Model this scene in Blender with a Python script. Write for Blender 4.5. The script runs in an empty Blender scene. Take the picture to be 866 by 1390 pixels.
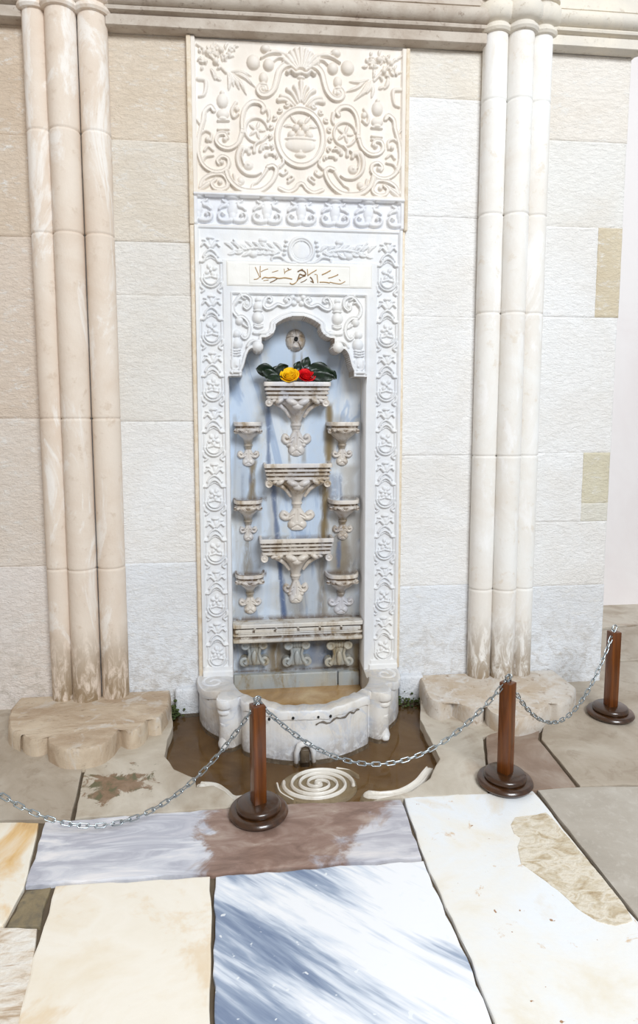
import bpy, bmesh, math, random
import numpy as np
from mathutils import Vector, Matrix
random.seed(7); RS=np.random.RandomState(3)
PI=math.pi
SC=bpy.context.scene
COL=SC.collection

# ------------------------------------------------------------------ camera
F=867.; PX,PY=433.,650.; CH=1.6; CD=3.45
YAW=math.radians(6.3); PIT=math.radians(6.1)
CAM=np.array([0,-CD,CH])
FW=np.array([math.sin(YAW)*math.cos(PIT),math.cos(YAW)*math.cos(PIT),-math.sin(PIT)])
RT=np.array([math.cos(YAW),-math.sin(YAW),0.]); UP=np.cross(RT,FW)
def ray(x,y): return FW+RT*(x-PX)/F-UP*(y-PY)/F
def at(x,y,Y=0.):            # photo pixel -> (x,z) on the wall plane y=Y
    r=ray(x,y); p=CAM+r*((Y-CAM[1])/r[1]); return (float(p[0]),float(p[2]))
def fl(x,y,Z=0.):            # photo pixel -> (x,y) on the ground plane z=Z
    r=ray(x,y); p=CAM+r*((Z-CAM[2])/r[2]); return (float(p[0]),float(p[1]))
cd=bpy.data.cameras.new('camera'); co=bpy.data.objects.new('camera',cd); COL.objects.link(co)
co.location=(0,-CD,CH); co.rotation_euler=(PI/2-PIT,0,-YAW)
cd.sensor_fit='VERTICAL'; cd.sensor_height=36; cd.lens=F/1390*36
cd.shift_y=(PY-695)/1390; cd.shift_x=0; cd.clip_start=.05
SC.camera=co
SC.view_settings.view_transform='Standard'; SC.view_settings.look='None'
SC.view_settings.gamma=1; SC.view_settings.use_curve_mapping=False
SC.view_settings.exposure=-0.17

# ------------------------------------------------------------------ materials
def s2l(c):
    return tuple(((v/255)/12.92 if v/255<=.04045 else ((v/255+.055)/1.055)**2.4) for v in c)+(1,)
class NT:
    def __init__(s,name):
        s.m=bpy.data.materials.new(name); s.m.use_nodes=True; s.t=s.m.node_tree
        s.b=s.t.nodes['Principled BSDF']; s.out=s.t.nodes['Material Output']
        s.tc=s.t.nodes.new('ShaderNodeTexCoord')
    def n(s,typ,**k):
        x=s.t.nodes.new(typ)
        for a,v in k.items(): setattr(x,a,v)
        return x
    def l(s,a,b): s.t.links.new(a,b)
    def coord(s,scale=(1,1,1),rot=(0,0,0),loc=(0,0,0)):
        mp=s.n('ShaderNodeMapping'); mp.inputs['Scale'].default_value=scale; mp.inputs['Rotation'].default_value=rot; mp.inputs['Location'].default_value=loc
        s.l(s.tc.outputs['Object'],mp.inputs['Vector']); return mp.outputs['Vector']
    def noise(s,scale,detail=4,rough=.55,dist=0,vec=None):
        x=s.n('ShaderNodeTexNoise'); x.inputs['Scale'].default_value=scale; x.inputs['Detail'].default_value=detail
        x.inputs['Roughness'].default_value=rough; x.inputs['Distortion'].default_value=dist
        s.l(vec if vec is not None else s.tc.outputs['Object'],x.inputs['Vector']); return x.outputs['Fac']
    def ramp(s,fac,stops):
        r=s.n('ShaderNodeValToRGB'); e=r.color_ramp.elements
        while len(e)<len(stops): e.new(.5)
        for i,(p,c) in enumerate(stops):
            e[i].position=p; e[i].color=c if len(c)==4 else s2l(c)
        s.l(fac,r.inputs['Fac']); return r.outputs['Color']
    def lim(s,fac,a,b,x=1.0):
        r=s.n('ShaderNodeMapRange'); r.inputs['From Min'].default_value=a; r.inputs['From Max'].default_value=b; r.inputs['To Max'].default_value=x
        r.interpolation_type='SMOOTHSTEP'; s.l(fac,r.inputs['Value']); return r.outputs['Result']
    def mix(s,fac,a,b,mode='MIX'):
        x=s.n('ShaderNodeMix',data_type='RGBA',blend_type=mode)
        for v,i in ((fac,0),(a,6),(b,7)):
            if isinstance(v,(int,float)): x.inputs[i].default_value=v
            elif isinstance(v,tuple): x.inputs[i].default_value=v if len(v)==4 else s2l(v)
            else: s.l(v,x.inputs[i])
        return x.outputs[2]
    def math(s,op,a,b=0):
        x=s.n('ShaderNodeMath',operation=op)
        for v,i in ((a,0),(b,1)):
            if isinstance(v,(int,float)): x.inputs[i].default_value=v
            else: s.l(v,x.inputs[i])
        return x.outputs[0]
    def bump(s,h,dist=.01,strength=1,prev=None):
        b=s.n('ShaderNodeBump'); b.inputs['Distance'].default_value=dist; b.inputs['Strength'].default_value=strength
        s.l(h,b.inputs['Height'])
        if prev is not None: s.l(prev,b.inputs['Normal'])
        return b.outputs['Normal']
    def attr(s,name):
        a=s.n('ShaderNodeAttribute',attribute_name=name); return a
    def done(s,col,rough=.6,nrm=None,spec=.5,metal=0):
        if isinstance(col,tuple): s.b.inputs['Base Color'].default_value=col if len(col)==4 else s2l(col)
        else: s.l(col,s.b.inputs['Base Color'])
        if isinstance(rough,(int,float)): s.b.inputs['Roughness'].default_value=rough
        else: s.l(rough,s.b.inputs['Roughness'])
        s.b.inputs['Specular IOR Level'].default_value=spec; s.b.inputs['Metallic'].default_value=metal
        if nrm is not None: s.l(nrm,s.b.inputs['Normal'])
        return s.m

def m_wall():
    t=NT('limewashed_light_toned_ashlar')
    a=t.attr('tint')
    big=t.noise(2.3,6,.65,.6)
    mid=t.noise(9,5,.7,.4,t.coord((1,1,2.2)))
    strokes=t.noise(38,5,.72,.9,t.coord((.75,1,1.7),(0,.3,0)))
    strokes2=t.noise(95,4,.7,.4,t.coord((.8,1,1.3),(0,-.4,0)))
    wash=t.lim(mid,.50,.66,.75)
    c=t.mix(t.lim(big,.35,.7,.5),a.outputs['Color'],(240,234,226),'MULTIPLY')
    c=t.mix(t.math('MULTIPLY',wash,t.lim(strokes,.42,.6)),c,(238,236,232))
    # dark weathering near ground, shape driven by its own noise
    w=t.attr('wear')
    c=t.mix(t.math('MULTIPLY',w.outputs['Fac'],t.lim(t.noise(14,6,.7,.8),.44,.66,.6)),c,(176,166,152))
    h=t.math('ADD',t.math('MULTIPLY',strokes,1.0),t.math('MULTIPLY',strokes2,.5))
    n=t.bump(h,.015,.7)
    n=t.bump(big,.02,.3,n)
    return t.done(c,.85,n,.2)
M={}
M['wall']=m_wall()
def m_stone(name,c1,c2,c3=None,scale=3,bump=.004,rough=.8,wash=None,attrs=False,stretch=(1,1,1)):
    t=NT(name)
    v=t.coord(stretch)
    n1=t.noise(scale,7,.65,.6,v); n2=t.noise(scale*6,5,.7,.2,v); n3=t.noise(90,3,.6)
    c=t.mix(t.lim(n1,.35,.65),c1,c2)
    if c3: c=t.mix(t.lim(n2,.56,.70,.7),c,c3)
    if wash: c=t.mix(t.lim(t.noise(scale*2.2,6,.7,1.2,t.coord((1,1,.35),loc=(3,1,2))),.52,.64,.8),c,wash)
    if attrs:
        w=t.attr('wear'); c=t.mix(t.math('MULTIPLY',w.outputs['Fac'],t.lim(t.noise(22,6,.7,.8,t.coord((1,1,.35))),.36,.58)),c,(140,118,88))
    n=t.bump(n2,bump,.6); n=t.bump(n3,bump*.4,.5,n)
    return t.done(c,rough,n,.3)
M['shaft_warm']=m_stone('warm_column_stone',(218,201,184),(226,213,199),(206,187,168),2.2,.004,.85,(238,233,227),True)
M['shaft_pale']=m_stone('pale_column_stone',(232,227,220),(238,237,234),(222,212,198),2.2,.003,.8,(244,243,242),True)
M['cornice']=m_stone('weathered_cornice_stone',(176,162,148),(198,188,176),(140,122,108),5,.004,.8)
M['cornice_pale']=m_stone('pale_cornice_stone',(214,208,198),(226,218,204),(188,176,160),5,.003,.8)
M['plinth']=m_stone('worn_plinth_stone',(178,156,132),(208,192,170),(150,128,106),3.5,.006,.75,(206,198,188),stretch=(.7,1.8,1))
M['plinth_grey']=m_stone('worn_grey_plinth_stone',(192,174,152),(214,208,200),(146,120,94),5,.005,.7,(216,212,208))
M['footing']=m_stone('whitewashed_rubble',(224,228,234),(232,234,238),(188,192,196),9,.02,.85)
M['plaster']=m_stone('smooth_pale_plaster',(240,234,234),(244,240,240),None,1.2,.001,.7)

def m_marble(name,base,base2,vein=None,stain=0.,dirt_shade=(150,132,98),rough=.35,bump=.0015,vs=4,stretch=(1,1,.35),dust=None):
    t=NT(name)
    a=t.attr('paint'); sep=t.n('ShaderNodeSeparateColor'); t.l(a.outputs['Color'],sep.inputs[0])
    n1=t.noise(vs,6,.6,1.0,t.coord(stretch)); n2=t.noise(26,5,.7,.4); n3=t.noise(8,6,.65,.8,t.coord((1,1,.3),loc=(5,2,1)))
    c=t.mix(t.lim(n1,.38,.66),base,base2)
    if vein:
        vv=t.math('ABSOLUTE',t.math('SUBTRACT',t.noise(vs*.7,5,.6,1.6,t.coord(stretch,loc=(9,4,7))),.5))
        c=t.mix(t.math('SUBTRACT',.75,t.lim(vv,.0,.035,.75)),c,vein)
    if stain>0:
        c=t.mix(t.math('MULTIPLY',t.lim(n3,.46,.66,stain),t.lim(n2,.3,.6)),c,dirt_shade)
        c=t.mix(t.lim(n2,.60,.74,stain*.6),c,(118,98,74))
    br=t.math('MULTIPLY',sep.outputs['Red'],t.lim(t.noise(18,5,.7,.5,t.coord((1,1,.25))),.18,.5))
    c=t.mix(br,c,(122,102,60))
    c=t.mix(t.math('MULTIPLY',sep.outputs['Green'],t.lim(n2,.25,.5)),c,(86,104,138))
    c=t.mix(t.math('MULTIPLY',sep.outputs['Blue'],t.lim(n2,.3,.55)),c,(92,70,46))
    if dust: c=t.mix(t.lim(n3,.5,.68,.7),c,dust)
    n=t.bump(n2,bump,.6)
    return t.done(c,rough,n,.5)
M['carved']=m_marble('carved_white_marble',(219,221,225),(230,229,227),None,.12,(214,204,186),.55,.002)
M['carved_warm']=m_marble('carved_ivory_marble',(226,217,206),(232,226,219),None,.10,(222,208,188),.6,.002)
M['frieze']=m_marble('bluish_frieze_marble',(219,221,227),(230,229,228),None,.15,(206,190,170),.55,.002)
M['plate']=m_marble('inscription_marble',(230,228,222),(236,234,230),None,.1,(216,206,188),.5,.0015)
M['niche']=m_marble('blue_white_veined_marble',(190,206,226),(220,225,230),(158,178,206),.3,(206,196,170),.3,.001,3,(1,1,.18))
M['bowl']=m_marble('stained_bowl_marble',(216,208,198),(196,196,202),None,.85,(150,128,96),.35,.0025)
M['ledge']=m_marble('stained_ledge_marble',(214,208,198),(190,192,196),None,.85,(148,124,84),.35,.0025,4,(.3,1,1))
M['lower']=m_marble('wet_stained_marble',(166,172,174),(182,176,160),None,1.,(138,118,78),.3,.003)
M['jamb']=m_marble('brown_stained_jamb_marble',(204,196,186),(190,176,160),None,.7,(140,118,92),.4,.002)
M['basin']=m_marble('weathered_basin_marble',(222,224,228),(228,224,218),(206,210,218),.35,(190,172,146),.45,.003,4,(.6,.6,1))
M['mortar']=m_stone('tan_mortar',(228,216,198),(214,196,170),(240,236,228),20,.004,.9)
M['gold']=NT('faded_gilding').done((178,142,88),.5,None,.5)
M['gold2']=NT('dark_faded_gilding').done((128,98,64),.5,None,.5)
M['hole']=NT('dark_spout_bore').done((12,11,10),.8)
M['edge_trim']=m_marble('trim_marble',(236,231,224),(226,216,202),None,.25,(200,176,144),.5,.002)

def m_slab(name,stops,scale=3,stretch=(1,1,1),rot=0,dist=1.,speck=None,rough=.3,bump=.0015,edge=None,edge_amt=.8,detail=6,fine=None):
    t=NT(name)
    v=t.coord(stretch,(0,0,rot))
    n1=t.noise(scale,detail,.6,dist,v)
    c=t.ramp(n1,stops)
    n2=t.noise(45,4,.7)
    if fine: c=t.mix(t.lim(t.noise(fine[1],5,.7,.4),.52,.66,fine[2]),c,fine[0])
    if speck: c=t.mix(t.lim(t.noise(speck[1],3,.6,.2),speck[2],speck[2]+.03,.9),c,speck[0])
    if edge:
        e=t.attr('edge'); c=t.mix(t.math('MULTIPLY',e.outputs['Fac'],t.lim(t.noise(9,5,.7,.8),.35,.62,edge_amt)),c,edge)
    n=t.bump(n2,bump,.6); n=t.bump(n1,.003,.3,n)
    r=t.math('ADD',t.math('MULTIPLY',n2,.25),rough-.1)
    return t.done(c,r,n,.5)
def m_wood():
    t=NT('varnished_brown_wood')
    g=t.noise(22,5,.65,1.4,t.coord((1,1,.08)))
    c=t.ramp(g,[(.3,(70,36,9)),(.52,(104,55,15)),(.7,(128,71,22))])
    t.b.inputs['Coat Weight'].default_value=.15; t.b.inputs['Coat Roughness'].default_value=.12
    return t.done(c,.3,t.bump(g,.001,.3),.5)
M['wood']=m_wood()
def m_wood2():
    t=NT('dark_turned_wood')
    g=t.noise(16,5,.65,1.0,t.coord((1,.2,1)))
    c=t.ramp(g,[(.3,(40,23,9)),(.55,(66,39,17)),(.7,(88,54,26))])
    t.b.inputs['Coat Weight'].default_value=.45; t.b.inputs['Coat Roughness'].default_value=.1
    return t.done(c,.28,t.bump(g,.001,.3),.5)
M['wood_base']=m_wood2()
M['steel']=NT('galvanised_steel').done((176,184,188),.28,None,.5,1)
def m_petal(n,a,b):
    t=NT(n); c=t.mix(t.lim(t.noise(30,3),.3,.7),a,b); t.b.inputs['Subsurface Weight'].default_value=.15; t.b.inputs['Subsurface Radius'].default_value=(.01,.005,.002)
    return t.done(c,.5,None,.3)
M['yellow']=m_petal('yellow_petals',(252,196,6),(255,214,30))
M['red']=m_petal('red_petals',(214,10,22),(236,24,34))
def m_leaf():
    t=NT('dark_rose_leaf'); c=t.mix(t.lim(t.noise(40,3),.35,.7),(10,26,14),(24,46,24)); return t.done(c,.38,t.bump(t.noise(60,3),.002,.5),.5)
M['leaf']=m_leaf()
M['moss']=m_stone('green_moss',(58,74,40),(84,92,52),(40,52,30),20,.01,.95)

# ------------------------------------------------------------------ object helpers
def link(o,parent=None):
    COL.objects.link(o)
    if parent is not None: o.parent=parent
    return o
def mk(name,V,Fc,mat=None,parent=None,smooth=True,loc=None,auto=None):
    me=bpy.data.meshes.new(name); me.from_pydata([tuple(map(float,v)) for v in V],[],[tuple(map(int,f)) for f in Fc]); me.update()
    if mat: me.materials.append(M[mat] if isinstance(mat,str) else mat)
    if smooth: me.polygons.foreach_set('use_smooth',[True]*len(me.polygons))
    o=bpy.data.objects.new(name,me); link(o,parent)
    if parent is not None and parent.type=='EMPTY' and loc is None:
        o.location=-Vector(parent.location) if parent.parent is None else (0,0,0)
    if loc is not None: o.location=loc
    if auto is not None: sharp(o,auto)
    return o
def sub(name,V,Fc,mat,parent,**k):   # sub-part in world coordinates below a part
    o=mk(name,V,Fc,mat,None,**k); o.parent=parent; return o
def sharp(o,deg):
    me=o.data; bm=bmesh.new(); bm.from_mesh(me); a=math.radians(deg)
    for e in bm.edges:
        if len(e.link_faces)==2 and e.calc_face_angle(0)>a: e.smooth=False
    bm.to_mesh(me); bm.free()
def tag(o,label=None,cat=None,group=None,kind=None):
    if label: o['label']=label
    if cat: o['category']=cat
    if group: o['group']=group
    if kind: o['kind']=kind
    return o
def empty(name,loc,label,cat,group=None,rz=0):
    o=bpy.data.objects.new(name,None); COL.objects.link(o); o.location=loc; o.rotation_euler=(0,0,rz); o.empty_display_size=.1
    return tag(o,label,cat,group)
class MB:
    def __init__(s): s.V=[]; s.F=[]
    def add(s,V,Fc):
        k=len(s.V); s.V+= [tuple(v) for v in V]; s.F+=[tuple(i+k for i in f) for f in Fc]; return s
    def box(s,x0,x1,y0,y1,z0,z1):
        return s.add([(x,y,z) for x in (x0,x1) for y in (y0,y1) for z in (z0,z1)],[(0,1,3,2),(4,6,7,5),(0,4,5,1),(2,3,7,6),(0,2,6,4),(1,5,7,3)])
    def bbox(s,x0,x1,y0,y1,z0,z1,b=.004):    # bevelled box by lofting
        bm=bmesh.new(); bmesh.ops.create_cube(bm,size=1)
        for v in bm.verts: v.co=Vector(((x0+x1)/2+v.co.x*(x1-x0),(y0+y1)/2+v.co.y*(y1-y0),(z0+z1)/2+v.co.z*(z1-z0)))
        bmesh.ops.bevel(bm,geom=bm.edges[:],offset=b,segments=2,affect='EDGES',profile=.5)
        bm.verts.index_update(); s.add([v.co[:] for v in bm.verts],[[v.index for v in f.verts] for f in bm.faces]); bm.free(); return s
    def ell(s,c,r,rot=None,nu=16,nv=10):
        V=[];Fc=[]
        for i in range(nv+1):
            a=PI*i/nv
            for j in range(nu):
                b=2*PI*j/nu; p=Vector((r[0]*math.sin(a)*math.cos(b),r[1]*math.sin(a)*math.sin(b),r[2]*math.cos(a)))
                if rot: p=rot@p
                V.append((c[0]+p.x,c[1]+p.y,c[2]+p.z))
        for i in range(nv):
            for j in range(nu):
                Fc.append((i*nu+j,(i+1)*nu+j,(i+1)*nu+(j+1)%nu,i*nu+(j+1)%nu))
        return s.add(V,Fc)
    def tube(s,P,R,n=8,closed=False,flat=1):
        P=[Vector(p) for p in P]; m=len(P); V=[];Fc=[]
        if not hasattr(R,'__len__'): R=[R]*m
        up=None
        for i,p in enumerate(P):
            t=(P[(i+1)%m] if closed or i<m-1 else p)-(P[i-1] if closed or i>0 else p)
            t.normalize()
            if up is None: up=Vector((0,0,1)) if abs(t.z)<.9 else Vector((0,1,0))
            a=t.cross(up).normalized(); up=a.cross(t).normalized()
            for j in range(n):
                b=2*PI*j/n; q=p+(a*math.cos(b)+up*math.sin(b)*flat)*R[i]; V.append(q[:])
        for i in range(m if closed else m-1):
            for j in range(n):
                k=(i+1)%m; Fc.append((i*n+j,i*n+(j+1)%n,k*n+(j+1)%n,k*n+j))
        if not closed: Fc.append(tuple(range(n))[::-1]); Fc.append(tuple((m-1)*n+j for j in range(n)))
        return s.add(V,Fc)
    def lathe(s,prof,c=(0,0,0),n=32,axis='z'):
        V=[];Fc=[];m=len(prof)
        for r,z in prof:
            for j in range(n):
                b=2*PI*j/n
                if axis=='z': V.append((c[0]+r*math.cos(b),c[1]+r*math.sin(b),c[2]+z))
                elif axis=='x': V.append((c[0]+z,c[1]+r*math.cos(b),c[2]+r*math.sin(b)))
                else: V.append((c[0]+r*math.cos(b),c[1]-z,c[2]+r*math.sin(b)))
        for i in range(m-1):
            for j in range(n):
                Fc.append((i*n+j,i*n+(j+1)%n,(i+1)*n+(j+1)%n,(i+1)*n+j))
        return s.add(V,Fc)
    def build(s,name,mat,parent=None,**k): return mk(name,s.V,s.F,mat,parent,**k)
def cat_(P,n=12,closed=False):
    P=[np.array(p,float) for p in P]; m=len(P)
    if m==2: return np.array([P[0]*(1-t)+P[1]*t for t in np.linspace(0,1,n)])
    out=[]
    rng=range(m) if closed else range(m-1)
    for i in rng:
        p1=P[i];p2=P[(i+1)%m]
        p0=P[i-1] if (closed or i>0) else 2*p1-p2
        p3=P[(i+2)%m] if (closed or i+2<m) else 2*p2-p1
        for t in np.linspace(0,1,n,endpoint=False):
            out.append(.5*((2*p1)+(-p0+p2)*t+(2*p0-5*p1+4*p2-p3)*t*t+(-p0+3*p1-3*p2+p3)*t**3))
    if not closed: out.append(P[-1])
    return np.array(out)

# ------------------------------------------------------------------ carved relief as a height field
class HF:
    def __init__(s,u0,u1,v0,v1,res):
        s.u0,s.v0,s.res=u0,v0,res
        s.nu=int(round((u1-u0)/res))+1; s.nv=int(round((v1-v0)/res))+1
        s.U=np.linspace(u0,u1,s.nu); s.Vv=np.linspace(v0,v1,s.nv)
        s.h=np.zeros((s.nv,s.nu)); s.mask=np.ones((s.nv-1,s.nu-1),bool)
    def win(s,u,v,r):
        i0=max(0,int((u-r-s.u0)/s.res)); i1=min(s.nu,int((u+r-s.u0)/s.res)+2)
        j0=max(0,int((v-r-s.v0)/s.res)); j1=min(s.nv,int((v+r-s.v0)/s.res)+2)
        if i1<=i0 or j1<=j0: return None
        return (slice(j0,j1),slice(i0,i1)),s.U[i0:i1][None,:]-u,s.Vv[j0:j1][:,None]-v
    def ell(s,u,v,ru,rv,H,ang=0,base=0.,p=.5):
        w=s.win(u,v,max(ru,rv)); 
        if w is None: return
        k,du,dv=w; c,sn=math.cos(ang),math.sin(ang)
        a=(du*c+dv*sn)/ru; b=(-du*sn+dv*c)/rv; d=a*a+b*b
        val=np.where(d<1,base+H*np.power(np.clip(1-d,0,1),p),0); s.h[k]=np.maximum(s.h[k],val)
    def stroke(s,pts,r0,r1=None,H=.01,H1=None,n=10,leaf=False,flat=False,closed=False,raw=False):
        P=np.array(pts,float) if raw else cat_(pts,n,closed)
        if r1 is None: r1=r0
        if H1 is None: H1=H
        seg=np.hypot(*np.diff(P,axis=0).T); L=np.concatenate([[0],np.cumsum(seg)]); tot=L[-1]
        if tot<=0: return
        m=max(2,int(tot/(s.res*.7))); T=np.linspace(0,tot,m)
        X=np.interp(T,L,P[:,0]); Y=np.interp(T,L,P[:,1])
        for i in range(m):
            t=i/(m-1); r=r0+(r1-r0)*t; H_=H+(H1-H)*t
            if leaf: q=max(.08,math.sin(PI*min(1,max(0,t*.92+.04)))**.7); r*=q; H_*=(.4+.6*q)
            w=s.win(X[i],Y[i],r)
            if w is None: continue
            k,du,dv=w; d=(du*du+dv*dv)/(r*r)
            val=np.where(d<1,H_*(np.clip(1-d*d*d,0,1)**.5 if flat else np.sqrt(np.clip(1-d,0,1))),0)
            s.h[k]=np.maximum(s.h[k],val)
    def cut(s,pts,r,G,n=10,raw=False):
        P=np.array(pts,float) if raw else cat_(pts,n)
        seg=np.hypot(*np.diff(P,axis=0).T); L=np.concatenate([[0],np.cumsum(seg)]); m=max(2,int(L[-1]/(s.res*.8)))
        T=np.linspace(0,L[-1],m); X=np.interp(T,L,P[:,0]); Y=np.interp(T,L,P[:,1]); c=np.zeros_like(s.h)
        for i in range(m):
            w=s.win(X[i],Y[i],r)
            if w is None: continue
            k,du,dv=w; d=(du*du+dv*dv)/(r*r); c[k]=np.maximum(c[k],G*np.clip(1-d,0,1))
        s.h=np.maximum(s.h-c,np.minimum(s.h,0))
    def ribbon(s,pts,w,H,w1=None,n=10):      # band with two raised lips
        P=cat_(pts,n); w1=w if w1 is None else w1
        d=np.gradient(P,axis=0); d/=np.maximum(1e-9,np.hypot(d[:,0],d[:,1]))[:,None]; N=np.stack([-d[:,1],d[:,0]],1)
        ww=np.linspace(w,w1,len(P))[:,None]
        s.stroke(P,w,w1,H*.72,raw=True,flat=True)
        for q in (-1,1): s.stroke(P+N*ww*.66*q,w*.36,w1*.36,H,raw=True)
    def leafv(s,p0,p1,w,H,bend=0):
        p0=np.array(p0,float);p1=np.array(p1,float); d=p1-p0; n=np.array([-d[1],d[0]]); mid=(p0+p1)/2+n*bend
        s.stroke([p0,mid,p1],w,w,H,leaf=True); s.cut([p0,mid,p0*.15+p1*.85],w*.22,H*.35)
    def spiral(s,c,r0,turns,a0,w0,w1,H,dirn=1,dome=True):
        m=int(30*turns)+2; P=[]
        for i in range(m):
            t=i/(m-1); r=r0*(1-t)**.9+w1*.6*t; a=a0+dirn*2*PI*turns*t; P.append((c[0]+r*math.cos(a),c[1]+r*math.sin(a)))
        s.stroke(P,w0,w1,H,H*1.1,raw=True)
        if dome: s.ell(c[0],c[1],w1*1.6,w1*1.6,H*1.25)
        return P[0]
    def wob(s,amp):
        a=RS.rand(s.nv//14+3,s.nu//14+3)-.5
        yi=np.linspace(0,a.shape[0]-1.01,s.nv); xi=np.linspace(0,a.shape[1]-1.01,s.nu)
        y0=yi.astype(int);x0=xi.astype(int);fy=(yi-y0)[:,None];fx=(xi-x0)[None,:]
        s.h+=amp*((a[y0][:,x0]*(1-fy)+a[y0+1][:,x0]*fy)*(1-fx)+(a[y0][:,x0+1]*(1-fy)+a[y0+1][:,x0+1]*fy)*fx)
    def build(s,name,mat,parent,conv,eps=None,skirt=None,smooth=True,mk_=None):
        m=s.mask.copy()
        if eps is not None:
            q=s.h>eps; m&=(q[:-1,:-1]|q[1:,:-1]|q[:-1,1:]|q[1:,1:])
        UU,VV=np.meshgrid(s.U,s.Vv); idx=np.arange(s.nu*s.nv).reshape(s.nv,s.nu)
        a=idx[:-1,:-1][m];b=idx[:-1,1:][m];c=idx[1:,1:][m];d=idx[1:,:-1][m]
        Fc=np.stack([a,b,c,d],1); used=np.unique(Fc); rm=-np.ones(s.nu*s.nv,int); rm[used]=np.arange(len(used)); Fc=rm[Fc]
        P=conv(UU.ravel()[used],VV.ravel()[used],s.h.ravel()[used]); V=np.stack(P,1)
        if skirt is not None:
            # close the rim back to the bed so the slab has its own thickness
            from collections import Counter
            E={}
            for x,y in ((0,1),(1,2),(2,3),(3,0)):
                for p,q in zip(Fc[:,x],Fc[:,y]): E[(p,q)]=1
            bd=[e for e in E if (e[1],e[0]) not in E]
            vs=sorted({v for e in bd for v in e}); mp={v:len(V)+i for i,v in enumerate(vs)}
            B=skirt(V[vs]); V=np.concatenate([V,B]); Fc=np.concatenate([Fc,np.array([(e[1],e[0],mp[e[0]],mp[e[1]]) for e in bd])])
        me=bpy.data.meshes.new(name); me.vertices.add(len(V)); me.vertices.foreach_set('co',V.astype(np.float32).ravel())
        n=len(Fc); me.loops.add(n*4); me.loops.foreach_set('vertex_index',Fc.astype(np.int32).ravel())
        me.polygons.add(n); me.polygons.foreach_set('loop_start',np.arange(0,n*4,4,dtype=np.int32)); me.polygons.foreach_set('loop_total',np.full(n,4,dtype=np.int32))
        me.update(calc_edges=True); me.validate()
        me.polygons.foreach_set('use_smooth',[smooth]*n)
        me.materials.append(M[mat]); o=bpy.data.objects.new(name,me); COL.objects.link(o); o.parent=parent
        if parent is not None and parent.type=='EMPTY': o.location=-Vector(parent.location)
        return o
def wallconv(y): return lambda u,v,h:(u,y-h,v)
def sk(y):
    def f(V): B=V.copy(); B[:,1]=y; return B
    return f

# ================================================================== SETTING
# --- ashlar wall : one mesh with dressed blocks
WARM=(222,205,190); WARM2=(236,225,216); PALE=(236,233,229); WHT=(247,247,247); COOLW=(240,244,250); TAN=(204,186,150)  # block colours mix limewash with painted warm upper-left and cool lower-right light
def blocks(name,rects,ythick=.45,kind='structure'):
    V=[];Fc=[];T=[];W=[]
    for (x0,x1,z0,z1,c) in rects:
        nx=max(2,int((x1-x0)/.05)); nz=max(2,int((z1-z0)/.05))
        xs=[x0,x0+.0035,x0+.010]+list(np.linspace(x0+.02,x1-.02,nx))+[x1-.010,x1-.0035,x1]
        zs=[z0,z0+.0035,z0+.010]+list(np.linspace(z0+.02,z1-.02,nz))+[z1-.010,z1-.0035,z1]
        off=random.uniform(-.002,.003); k=len(V)
        for z in zs:
            for x in xs:
                e=min(x-x0,x1-x,z-z0,z1-z)
                y=0+off+(.004 if e<.002 else .0015 if e<.006 else 0)+random.uniform(-.0012,.0012)
                V.append((x,y,z)); T.append(c)
                w=max(0,1-z/.75)**1.3; W.append(w)
        a=len(xs)
        for j in range(len(zs)-1):
            for i in range(a-1):
                p=k+j*a+i; Fc.append((p,p+1,p+a+1,p+a))
        # sides and back so every block is solid
        k2=len(V); V+=[(x0,ythick,z0),(x1,ythick,z0),(x1,ythick,z1),(x0,ythick,z1)]; T+=[c]*4; W+=[0]*4
        bl,br,tl,tr=k,k+a-1,k+a*(len(zs)-1),k+a*len(zs)-1
        Fc+=[(k2+1,k2,k2+3,k2+2),tuple([k2+1]+list(range(br,bl-1,-1))+[k2]),
             tuple([k2+3]+list(range(tl,tr+1))+[k2+2]),
             tuple([k2]+[bl+a*j for j in range(len(zs))]+[k2+3]),tuple([k2+2]+[br+a*j for j in range(len(zs)-1,-1,-1)]+[k2+1])]
    o=mk(name,V,Fc,'wall',None,smooth=False)
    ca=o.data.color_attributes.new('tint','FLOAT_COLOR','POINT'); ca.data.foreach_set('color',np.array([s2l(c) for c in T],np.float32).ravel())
    wa=o.data.attributes.new('wear','FLOAT','POINT'); wa.data.foreach_set('value',np.array(W,np.float32))
    return tag(o,kind=kind)
R=[]
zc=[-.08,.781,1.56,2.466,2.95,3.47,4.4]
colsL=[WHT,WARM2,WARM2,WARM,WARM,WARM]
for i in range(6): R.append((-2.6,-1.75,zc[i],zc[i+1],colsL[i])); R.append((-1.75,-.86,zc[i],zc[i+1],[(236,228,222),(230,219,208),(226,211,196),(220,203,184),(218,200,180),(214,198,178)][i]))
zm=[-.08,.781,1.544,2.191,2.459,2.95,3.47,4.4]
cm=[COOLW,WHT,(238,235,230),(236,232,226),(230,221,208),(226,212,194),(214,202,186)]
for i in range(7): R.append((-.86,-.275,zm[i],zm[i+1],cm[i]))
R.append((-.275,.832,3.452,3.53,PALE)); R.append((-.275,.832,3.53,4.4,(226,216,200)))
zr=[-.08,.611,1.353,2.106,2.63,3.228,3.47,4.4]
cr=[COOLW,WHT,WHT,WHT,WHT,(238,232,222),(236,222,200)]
for i in range(7): R.append((.832,1.42,zr[i],zr[i+1],cr[i]))
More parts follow.
